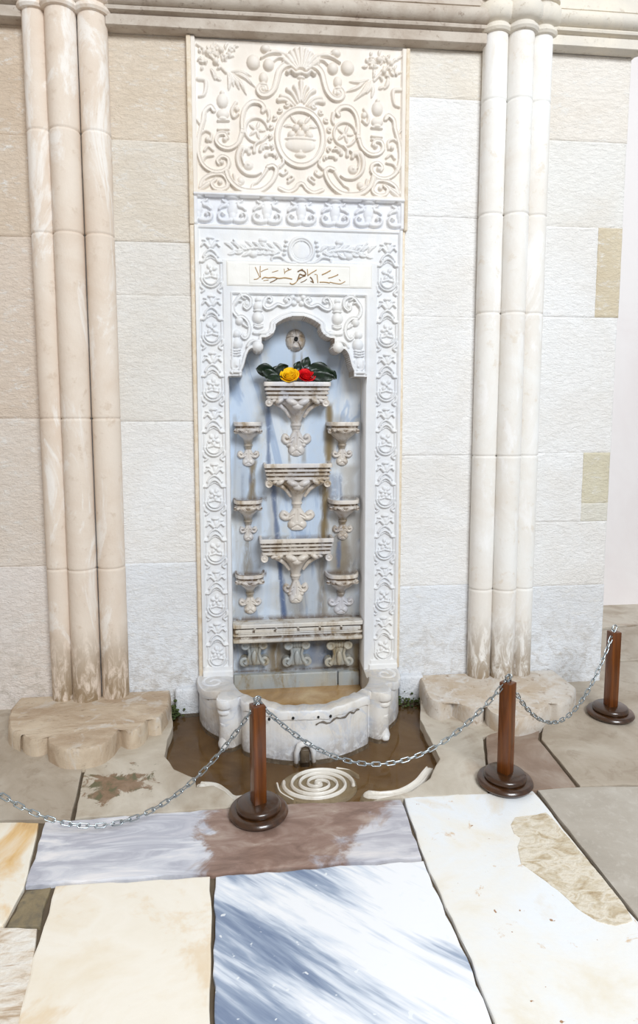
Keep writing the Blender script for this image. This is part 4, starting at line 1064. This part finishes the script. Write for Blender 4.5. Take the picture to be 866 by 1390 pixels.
def m_streak():   # white marble with blue-grey diagonal bands
    t=NT('blue_streaked_marble'); a=fl(360,1190),fl(560,1300); ang=math.atan2(a[1][1]-a[0][1],a[1][0]-a[0][0])
    v=t.coord((1,1,1),(0,0,0)); w=t.n('ShaderNodeMapping',vector_type='POINT'); 
    r=t.n('ShaderNodeVectorRotate',rotation_type='Z_AXIS'); r.inputs['Angle'].default_value=-ang; t.l(v,r.inputs['Vector'])
    s1=t.n('ShaderNodeMapping'); s1.inputs['Scale'].default_value=(.55,4.2,1); s1.inputs['Location'].default_value=(.3,.55,0); t.l(r.outputs[0],s1.inputs['Vector'])
    s2=t.n('ShaderNodeMapping'); s2.inputs['Scale'].default_value=(1.6,14,1); t.l(r.outputs[0],s2.inputs['Vector'])
    n1=t.noise(1.6,5,.6,.5,s1.outputs[0]); n2=t.noise(1.6,4,.6,.3,s2.outputs[0])
    sxx=t.n('ShaderNodeSeparateXYZ'); t.l(t.tc.outputs['Object'],sxx.inputs[0])
    bias=t.lim(sxx.outputs[0],-.15,.62,.16)
    f=t.math('SUBTRACT',t.math('ADD',n1,t.math('MULTIPLY',t.math('SUBTRACT',n2,.5),.35)),t.math('SUBTRACT',bias,.05))
    c=t.ramp(f,[(.40,(244,246,250)),(.47,(216,224,236)),(.54,(158,172,194)),(.62,(122,138,166)),(.74,(160,174,198))])
    sp_=t.lim(t.noise(26,2,.5),.68,.71,.8); c=t.mix(sp_,c,(240,244,248))
    return t.done(c,.22,t.bump(t.noise(50,3,.6),.001,.5),.5)
PS['streak']=m_streak()
def m_long():     # blue-white marble turning to brown marble on the right
    t=NT('blue_to_brown_marble'); sxx=t.n('ShaderNodeSeparateXYZ'); t.l(t.tc.outputs['Object'],sxx.inputs[0])
    v=t.coord((1.2,5,1),(0,0,.12)); n1=t.noise(2.4,6,.6,.8,v); n2=t.noise(4.5,6,.65,.9)
    blue=t.ramp(n1,[(.34,(238,236,238)),(.46,(214,216,224)),(.56,(182,184,196)),(.68,(212,212,220))])
    br_=t.ramp(t.noise(5,6,.65,.8,t.coord((1,2.2,1),(0,0,-.5),(2,2,2))),[(.32,(122,98,86)),(.5,(150,124,112)),(.64,(176,156,144)),(.78,(216,204,196))])
    x=t.math('ADD',sxx.outputs[0],t.math('MULTIPLY',t.math('SUBTRACT',n2,.5),.55))
    k=t.math('MULTIPLY',t.lim(x,-.22,-.14),t.math('SUBTRACT',1,t.math('MULTIPLY',t.lim(t.math('SUBTRACT',x,t.math('MULTIPLY',t.math('ADD',sxx.outputs[1],1.2),.9)),.36,.46),.85)))
    c=t.mix(k,blue,br_)
    return t.done(c,.3,t.bump(t.noise(40,4,.6),.0015,.5),.5)
PS['long']=m_long()
def m_patch():    # cream marble with an exposed rough tan patch
    t=NT('worn_cream_marble'); 
    c=t.ramp(t.noise(2.4,6,.6,.6),[(.3,(232,222,200)),(.45,(240,238,232)),(.6,(238,242,246)),(.75,(226,208,176))])
    c=t.mix(t.lim(t.noise(9,5,.7,.6,t.coord((1,1,1),loc=(3,3,3))),.60,.68,.7),c,(206,168,116))
    c=t.mix(t.lim(t.noise(23,3,.5,.1,t.coord((1,1,1),loc=(1,7,3))),.71,.73,.9),c,(158,108,52))
    return t.done(c,.3,t.bump(t.noise(45,4,.7),.002,.6),.5)
PS['patch']=m_patch()
slab('large grey-beige slab in front of the left plinth, left of the dark joint',[(-160,960),(60,952),(112,1036),(95,1112),(-160,1113)],PS['grey'])
slab('stained pale slab with a brown mossy patch between left plinth and pool',[(118,1036),(100,950),(231,950),(234,985),(227,1003),(222,1026),(236,1044),(256,1053),(265,1056),(266,1068),(290,1066),(305,1074),(318,1086),(345,1086),(384,1088),(330,1094),(102,1110)],PS['mossy'],seg=.05)
slab('cream slab with rusty stained right edge at the left border of the picture',[(-170,1117),(52,1117),(32,1205),(4,1256),(-190,1258)],PS['cream2'])
slab('long bluish-white slab turning brown to the right, running under the front post',[(62,1116),(200,1106),(385,1092),(544,1086),(572,1164),(440,1174),(290,1186),(35,1201)],PS['long'],.002,jit=.009,seg=.04)
slab('small dark cobble wedged between cream slabs at lower left',[(36,1207),(69,1203),(53,1256),(9,1256)],PS['stone'],-.004,jit=.008,seg=.03)
slab('chipped rough stone at the lower left corner',[(-190,1261),(50,1259),(43,1302),(30,1420),(-220,1420)],PS['rough'],-.003)
slab('plain cream slab at lower left beside the streaked slab',[(77,1202),(150,1198),(285,1190),(287,1260),(283,1420),(20,1420),(45,1300)],PS['cream'],jit=.007,seg=.05)
slab('white slab with blue-grey diagonal streaks at the lower centre',[(292,1190),(430,1178),(575,1168),(600,1228),(634,1300),(680,1420),(290,1420)],PS['streak'],jit=.009,seg=.04)
slab('long cream slab with a rough tan patch running to the lower right corner',[(549,1083),(640,1078),(723,1073),(866,1252),(1000,1425),(686,1425),(640,1302),(577,1168)],PS['patch'],jit=.006,seg=.05)
slab('pale slab between pool, right plinth and right post',[(572,950),(700,960),(704,985),(655,1000),(662,1078),(552,1081),(505,1086),(560,1074),(584,1056),(588,1048),(598,1030),(588,1009),(571,976)],PS['mid'],seg=.05)
slab('brownish slab behind the middle post beside the right plinth',[(708,960),(660,1000),(667,1074),(724,1071),(781,1067),(730,1003),(735,960)],PS['brown'],-.001)
slab('wide beige slab under the far post at right',[(736,1003),(742,935),(812,900),(1010,893),(1060,1060),(787,1066)],PS['grey'],jit=.004)
slab('grey slab at the right edge of the picture, front of the far post',[(730,1072),(790,1069),(1064,1063),(1300,1420),(1006,1422),(870,1250)],PS['grey2'],jit=.004)
slab('floor slab right of the wall corner under the far post top',[(806,898),(790,858),(905,846),(1003,889)],PS['grey'],cat='paving slab')
slab('rearmost floor slab below the plain plaster wall',[(788,855),(770,816),(980,810),(1150,838),(908,843)],PS['mid'])
slab('narrow rear slab at the far right edge beyond the far post',[(910,844),(1150,840),(1250,884),(1010,889)],PS['grey2'])
# rough exposed patch on the long slab : a shallow broken recess refilled with tan stone
pt=[(695,1120),(700,1110),(722,1108),(742,1104),(756,1120),(790,1160),(812,1186),(845,1228),(858,1250),(835,1256),(810,1250),(790,1238),(765,1214),(742,1196),(725,1184),(708,1172),(704,1150),(708,1138),(698,1132)]
o=slab('',pt,m_slab('rough_tan_break',[(.3,(176,152,118)),(.42,(206,192,166)),(.55,(230,222,206)),(.7,(200,182,150))],13,(1,1.6,1),.6,rough=.7,bump=.01),.0018,seg=.02,jit=.003,thick=.01,bev=.0015,name='worn_patch')
del o['category']; o.name='worn_patch'
pp_=[q for q in bpy.data.objects if q.get('label','').startswith('long cream slab with')][0]; o.parent=pp_; o['label']='rough tan worn patch'
# ================================================================== PLINTHS
def plinth(label,pts,ztop,mat,back,slope):
    W_=[fl(*p,ztop) for p in pts]; x0,x1=back
    W_=[(x0,.0)]+W_+[(x1,.0)]
    P=[]
    # rounded lobes with sharp notches: catmull between corners flagged by repetition
    run=[]; out=[]
    for p in W_:
        run.append(p)
    out=run
    a=sum(out[i][0]*out[(i+1)%len(out)][1]-out[(i+1)%len(out)][0]*out[i][1] for i in range(len(out)))
    if a<0: out=out[::-1]
    cxm=sum(p[0] for p in out)/len(out); cym=sum(p[1] for p in out)/len(out)
    V=[];Fc=[];n=len(out)
    lev=[(-.078,1.01),(.012,1.008),(ztop-.022,1.0),(ztop-.008,.993),(ztop,.972)]
    def off(i,s): return (cxm+(out[i][0]-cxm)*s, min(.05,cym+(out[i][1]-cym)*s))
    for z,s in lev:
        for i in range(n): 
            x,y=off(i,s); zz=z+ (slope(x,y) if z>.03 else 0)+(random.uniform(-.002,.002) if z>.03 else 0); V.append((x,y,zz))
    for j in range(len(lev)-1):
        for i in range(n): Fc.append((j*n+i,j*n+(i+1)%n,(j+1)*n+(i+1)%n,(j+1)*n+i))
    k=len(V)
    rings=8; base=(len(lev)-1)*n
    for r in range(1,rings):
        s=.972*(1-r/rings)
        for i in range(n): x,y=off(i,s); V.append((x,y,ztop+slope(x,y)+random.uniform(-.0012,.0012)))
    V.append((cxm,cym,ztop+slope(cxm,cym)))
    prev=base
    for r in range(1,rings):
        cur=k+(r-1)*n
        for i in range(n): Fc.append((prev+i,prev+(i+1)%n,cur+(i+1)%n,cur+i))
        prev=cur
    for i in range(n): Fc.append((prev+i,prev+(i+1)%n,len(V)-1))
    o=mk('scalloped_plinth',V,Fc,mat,None,auto=42); return tag(o,label,'plinth')
def lob(*segs):
    out=[]
    for s_ in segs: 
        c=[tuple(p) for p in cat_(s_,6)]; out+=c
    return out
plinth('broad scalloped stone plinth under the warm columns left of the pool',
  lob([(14,958),(11,974),(13,988),(27,996)],[(29,992),(34,999),(48,1003),(64,999)],[(66,1009),(82,1017),(100,1019),(122,1017),(139,1012),(152,1003),(160,993)],[(163,989),(172,993),(184,992),(194,986),(200,978)],[(201,975),(210,976),(218,974)],[(220,970),(228,958),(231,944)]),
  .088,'plinth',(-1.24,-.445),lambda x,y:-.018*(1-min(1,-y/.3)) +.006*math.sin(x*7))
plinth('scalloped grey stone plinth under the pale columns right of the pool',
  lob([(574,930),(577,940),(584,950),(598,955),(612,952)],[(615,949),(630,958),(645,962),(655,959)],[(658,953),(665,964),(682,972),(700,975),(716,973),(733,967),(744,957)],[(748,953),(760,956),(772,952),(779,943),(782,932)]),
  .092,'plinth_grey',(.955,1.77),lambda x,y:-.006*(1-min(1,-y/.3))+.004*math.sin(x*9))
# moss at the foot of the wall
for i,(px,py,w) in enumerate(((555,962,.06),(234,975,.03))):
    x,y=fl(px,py,-.02); m=MB()
    for k in range(60): m.ell((x+random.gauss(0,w),-.05-abs(random.gauss(0,.025)),-.055+abs(random.gauss(0,.028))),(random.uniform(.004,.012),)*2+(random.uniform(.003,.009),),nu=6,nv=4)
    o=m.build('moss','moss'); tag(o,('green moss along the wall foot right of the basin','small green moss tuft between left plinth and basin')[i],'moss',kind='stuff')

# ================================================================== POSTS AND CHAINS
def copy_tree(o,parent=None):
    c=o.copy(); COL.objects.link(c); c.parent=parent
    for ch in [q for q in bpy.data.objects if q.parent==o]: copy_tree(ch,c)
    return c
def make_post():
    t=empty('barrier_post',(0,0,0),'','post')
    m=MB(); m.lathe([(.001,0),(.106,0),(.114,.004),(.1185,.013),(.114,.023),(.106,.027),(.001,.027)],n=48); m.build('lower_disc','wood_base',t,loc=(0,0,0),auto=50)
    m=MB(); m.lathe([(.001,.027),(.084,.027),(.089,.031),(.090,.038),(.086,.048),(.078,.053),(.001,.054)],n=48); m.build('upper_disc','wood_base',t,loc=(0,0,0),auto=50)
    m=MB(); m.bbox(-.026,.026,-.026,.026,.052,.455,.004); m.bbox(-.028,.028,-.028,.028,.052,.15,.004) if False else None; m.build('shaft','wood',t,loc=(0,0,0),auto=40)
    m=MB(); m.tube([(0,0,.45),(0,0,.462)],.004,8); m.tube([(.014*math.cos(a),0,.474+.014*math.sin(a)) for a in np.linspace(0,2*PI,20,endpoint=False)],.0028,8,closed=True); m.build('eye_ring','steel',t,loc=(0,0,0))
    return t
POS=[(.023,-1.052),(1.081,-.955),(1.881,-.417),(-1.1,-1.2)]
RZ=[.35,.62,.12,.3]
PL=['nearest brown wooden barrier post, in front of the basin, left of the spiral','middle brown wooden barrier post, between pool and right plinth','far brown wooden barrier post by the right end of the wall','brown wooden barrier post just beyond the left side holding the left chain']
base_=make_post(); posts=[base_]+[copy_tree(base_) for _ in range(3)]
for o,p,r,l in zip(posts,POS,RZ,PL): o.location=(p[0],p[1],.003); o.rotation_euler=(0,0,r); o['label']=l; o['group']='wooden barrier posts'
posts[0].location.z=.0045
def link_mesh():
    m=MB(); P=[]; L=.0125; r=.0078
    for a in np.linspace(-PI/2,PI/2,9): P.append((L+r*math.cos(a),r*math.sin(a),0))
    for a in np.linspace(PI/2,3*PI/2,9): P.append((-L+r*math.cos(a),r*math.sin(a),0))
    m.tube(P,.0027,7,closed=True); return m
lm=link_mesh(); me0=None
def chain(a,b,sag,label,z=.472):
    global me0
    A_=np.array([*POS[a],z]);B_=np.array([*POS[b],z]); T=np.linspace(0,1,400)
    pts=np.array([A_*(1-t)+B_*t-np.array([0,0,4*sag*t*(1-t)]) for t in T]); L=np.concatenate([[0],np.cumsum(np.linalg.norm(np.diff(pts,axis=0),axis=1))])
    n=int(L[-1]/.0305); t=empty('barrier_chain',tuple(A_),label,'chain','galvanised chains between the posts')
    for i in range(n+1):
        s_=L[-1]*(i)/(n); p=np.array([np.interp(s_,L,pts[:,k]) for k in range(3)]); q=np.array([np.interp(min(L[-1],s_+.005),L,pts[:,k]) for k in range(3)])-np.array([np.interp(max(0,s_-.005),L,pts[:,k]) for k in range(3)])
        if me0 is None: o=lm.build('link','steel',None); me0=o.data; COL.objects.unlink(o)
        else: o=bpy.data.objects.new('link',me0)
        COL.objects.link(o); o.parent=t
        X=Vector(q).normalized(); Y=Vector((0,0,1)).cross(X).normalized(); Z_=X.cross(Y)
        R_=Matrix((X,Y,Z_)).transposed(); roll=Matrix.Rotation((PI/4 if i%2 else -PI/4)+random.uniform(-.25,.25),3,'X')
        o.rotation_euler=(R_@roll).to_euler(); o.location=Vector(p-A_)
chain(3,0,.42,'steel chain sagging low from the left edge to the nearest post')
chain(0,1,.318,'steel chain sagging across the basin front between the nearest and middle posts')
chain(1,2,.335,'steel chain over the right plinth between the middle and far posts')

# ================================================================== ROSES
def petal_patch(m,c,ax,a,r,w,h,curl,tilt):
    # cupped petal round the axis ax at angle a, round at the top
    V=[];Fc=[];N=9
    t1=ax.orthogonal().normalized(); t2=ax.cross(t1)
    for i in range(N):
        u=i/(N-1)
        for j in range(N):
            v=j/(N-1)*2-1; ang=a+v*w*(.45+.55*math.sin(PI/2*min(1,u*1.7)))
            top=1-.30*abs(v)**2.6*u+.03*math.sin(v*7+a*5)*u
            hh=h*u*top; rr=r*(.30+.70*math.sin(PI/2*min(1,u*1.25)))*(1+tilt*u*u)+curl*max(0,u-.72)*2.2*(1-.5*abs(v))
            hh-=curl*max(0,u-.8)*1.6
            d=t1*math.cos(ang)+t2*math.sin(ang); p=c+d*rr+ax*hh; V.append(p[:])
    for i in range(N-1):
        for j in range(N-1): Fc.append((i*N+j,i*N+j+1,(i+1)*N+j+1,(i+1)*N+j))
    m.add(V,Fc)
def rose(name,label,c,R_,mat,ax,leaves,seed):
    random.seed(seed); t=empty(name,c,label,'rose'); ax=Vector(ax).normalized(); m=MB(); C_=Vector(c)-ax*R_*.45
    k=0
    for ring,(nn,rf,hf_,tl) in enumerate(((3,.14,1.05,0),(3,.28,1.04,.0),(4,.42,1.0,.05),(4,.56,.94,.10),(5,.70,.86,.18),(5,.84,.72,.28))):
        for q in range(nn):
            a=2*PI*q/nn+ring*.7+random.uniform(-.15,.15)
            petal_patch(m,C_,ax,a,R_*rf,PI/nn*1.6,R_*hf_*random.uniform(.92,1.05),R_*.12,tl)
    o=m.build('bloom',mat,t); s_=o.modifiers.new('thickness','SOLIDIFY'); s_.thickness=.0012
    st=MB(); st.ell(tuple(C_-ax*.002),(R_*.28,R_*.28,R_*.28)); st.tube([tuple(C_),tuple(C_-ax*.03+Vector((0,.01,-.01))),tuple(Vector(c)+Vector((leaves[0][0]-c[0],0,0))*.35+Vector((0,.045,-.03)))],.0035,8); st.build('stem','leaf',t)
    for (x,y,z,L,W_,ang,tilt,yaw) in leaves:
        V=[];Fc=[];N=9;K=5
        for i in range(N):
            u=i/(N-1); ww=W_*math.sin(PI*u**.85)**.75*(1+.05*math.sin(u*40))+.0004
            for j in range(K):
                v=j/(K-1)*2-1; V.append(((u-.5)*L,-.18*ww*abs(v)*1.2-.10*L*(u-.5)**2*2+.003*math.sin(u*9+v*3),v*ww))
        for i in range(N-1):
            for j in range(K-1): Fc.append((i*K+j,i*K+j+1,(i+1)*K+j+1,(i+1)*K+j))
        Rm=Matrix.Rotation(yaw,3,'Z')@Matrix.Rotation(-ang,3,'Y')@Matrix.Rotation(tilt,3,'X')
        V=[tuple(Rm@Vector(v)+Vector((x,y,z))) for v in V]
        o=mk('leaf',V,Fc,'leaf',t); s_=o.modifiers.new('thickness','SOLIDIFY'); s_.thickness=.0012
    return t
YR=.045
def LP(px,py,Y): x,z=at(px,py,Y); return (x,Y,z)
yc=LP(393,510,.03); rc_=LP(416,510,.035)
def Lf(px,py,Y,L,W_,deg,tilt=0,yaw=0): 
    p=LP(px,py,Y); return (p[0],p[1],p[2],L,W_,math.radians(deg),tilt,yaw)
rose('yellow_rose','open yellow rose with dark green leaves lying on the topmost bowl',yc,.047,'yellow',(-.12,-.75,.7),
  [Lf(361,502,.04,.110,.036,-6,.25),Lf(369,510,.025,.115,.030,-28,.1),Lf(376,504,.055,.10,.030,40,.1),Lf(383,500,.07,.075,.030,25,.3),Lf(372,513,.02,.09,.026,5,.2)],11)
rose('red_rose','open red rose with dark green leaves lying on the topmost bowl',rc_,.044,'red',(.12,-.75,.7),
  [Lf(404,497,.05,.060,.024,65,.2),Lf(415.5,492,.06,.066,.026,70,.1),Lf(436,503,.045,.150,.042,-18,.1),Lf(438,512,.03,.130,.034,-4,.1),Lf(451,509,.055,.065,.026,-40,.2),Lf(427,508,.05,.09,.034,20,.2)],23)

# ================================================================== LIGHT
w=bpy.data.worlds.new('hall_daylight'); SC.world=w; w.use_nodes=True; nt=w.node_tree; bg=nt.nodes['Background']
tc=nt.nodes.new('ShaderNodeTexCoord'); sp_=nt.nodes.new('ShaderNodeSeparateXYZ'); nt.links.new(tc.outputs['Generated'],sp_.inputs[0])
mr=nt.nodes.new('ShaderNodeMapRange'); mr.inputs['From Min'].default_value=-.7; mr.inputs['From Max'].default_value=.7; nt.links.new(sp_.outputs[0],mr.inputs[0])
rp=nt.nodes.new('ShaderNodeValToRGB'); e=rp.color_ramp.elements; e[0].color=(1.0,.90,.80,1); e[1].color=(.84,.92,1.0,1); nt.links.new(mr.outputs[0],rp.inputs[0])
nt.links.new(rp.outputs[0],bg.inputs[0]); bg.inputs[1].default_value=.55
def area(name,loc,target,sx_,sy_,power,col):
    l=bpy.data.lights.new(name,'AREA'); l.shape='RECTANGLE'; l.size=sx_; l.size_y=sy_; l.energy=power; l.color=col
    o=bpy.data.objects.new(name,l); COL.objects.link(o); o.location=loc; d=Vector(target)-Vector(loc); o.rotation_euler=d.to_track_quat('-Z','Y').to_euler()
area('added_daylight_lamp',(2.2,-7.6,6.2),(.5,0,1.4),3.6,2.4,800,(.93,.97,1.0))  # added area lamp standing for courtyard daylight; no opening is built
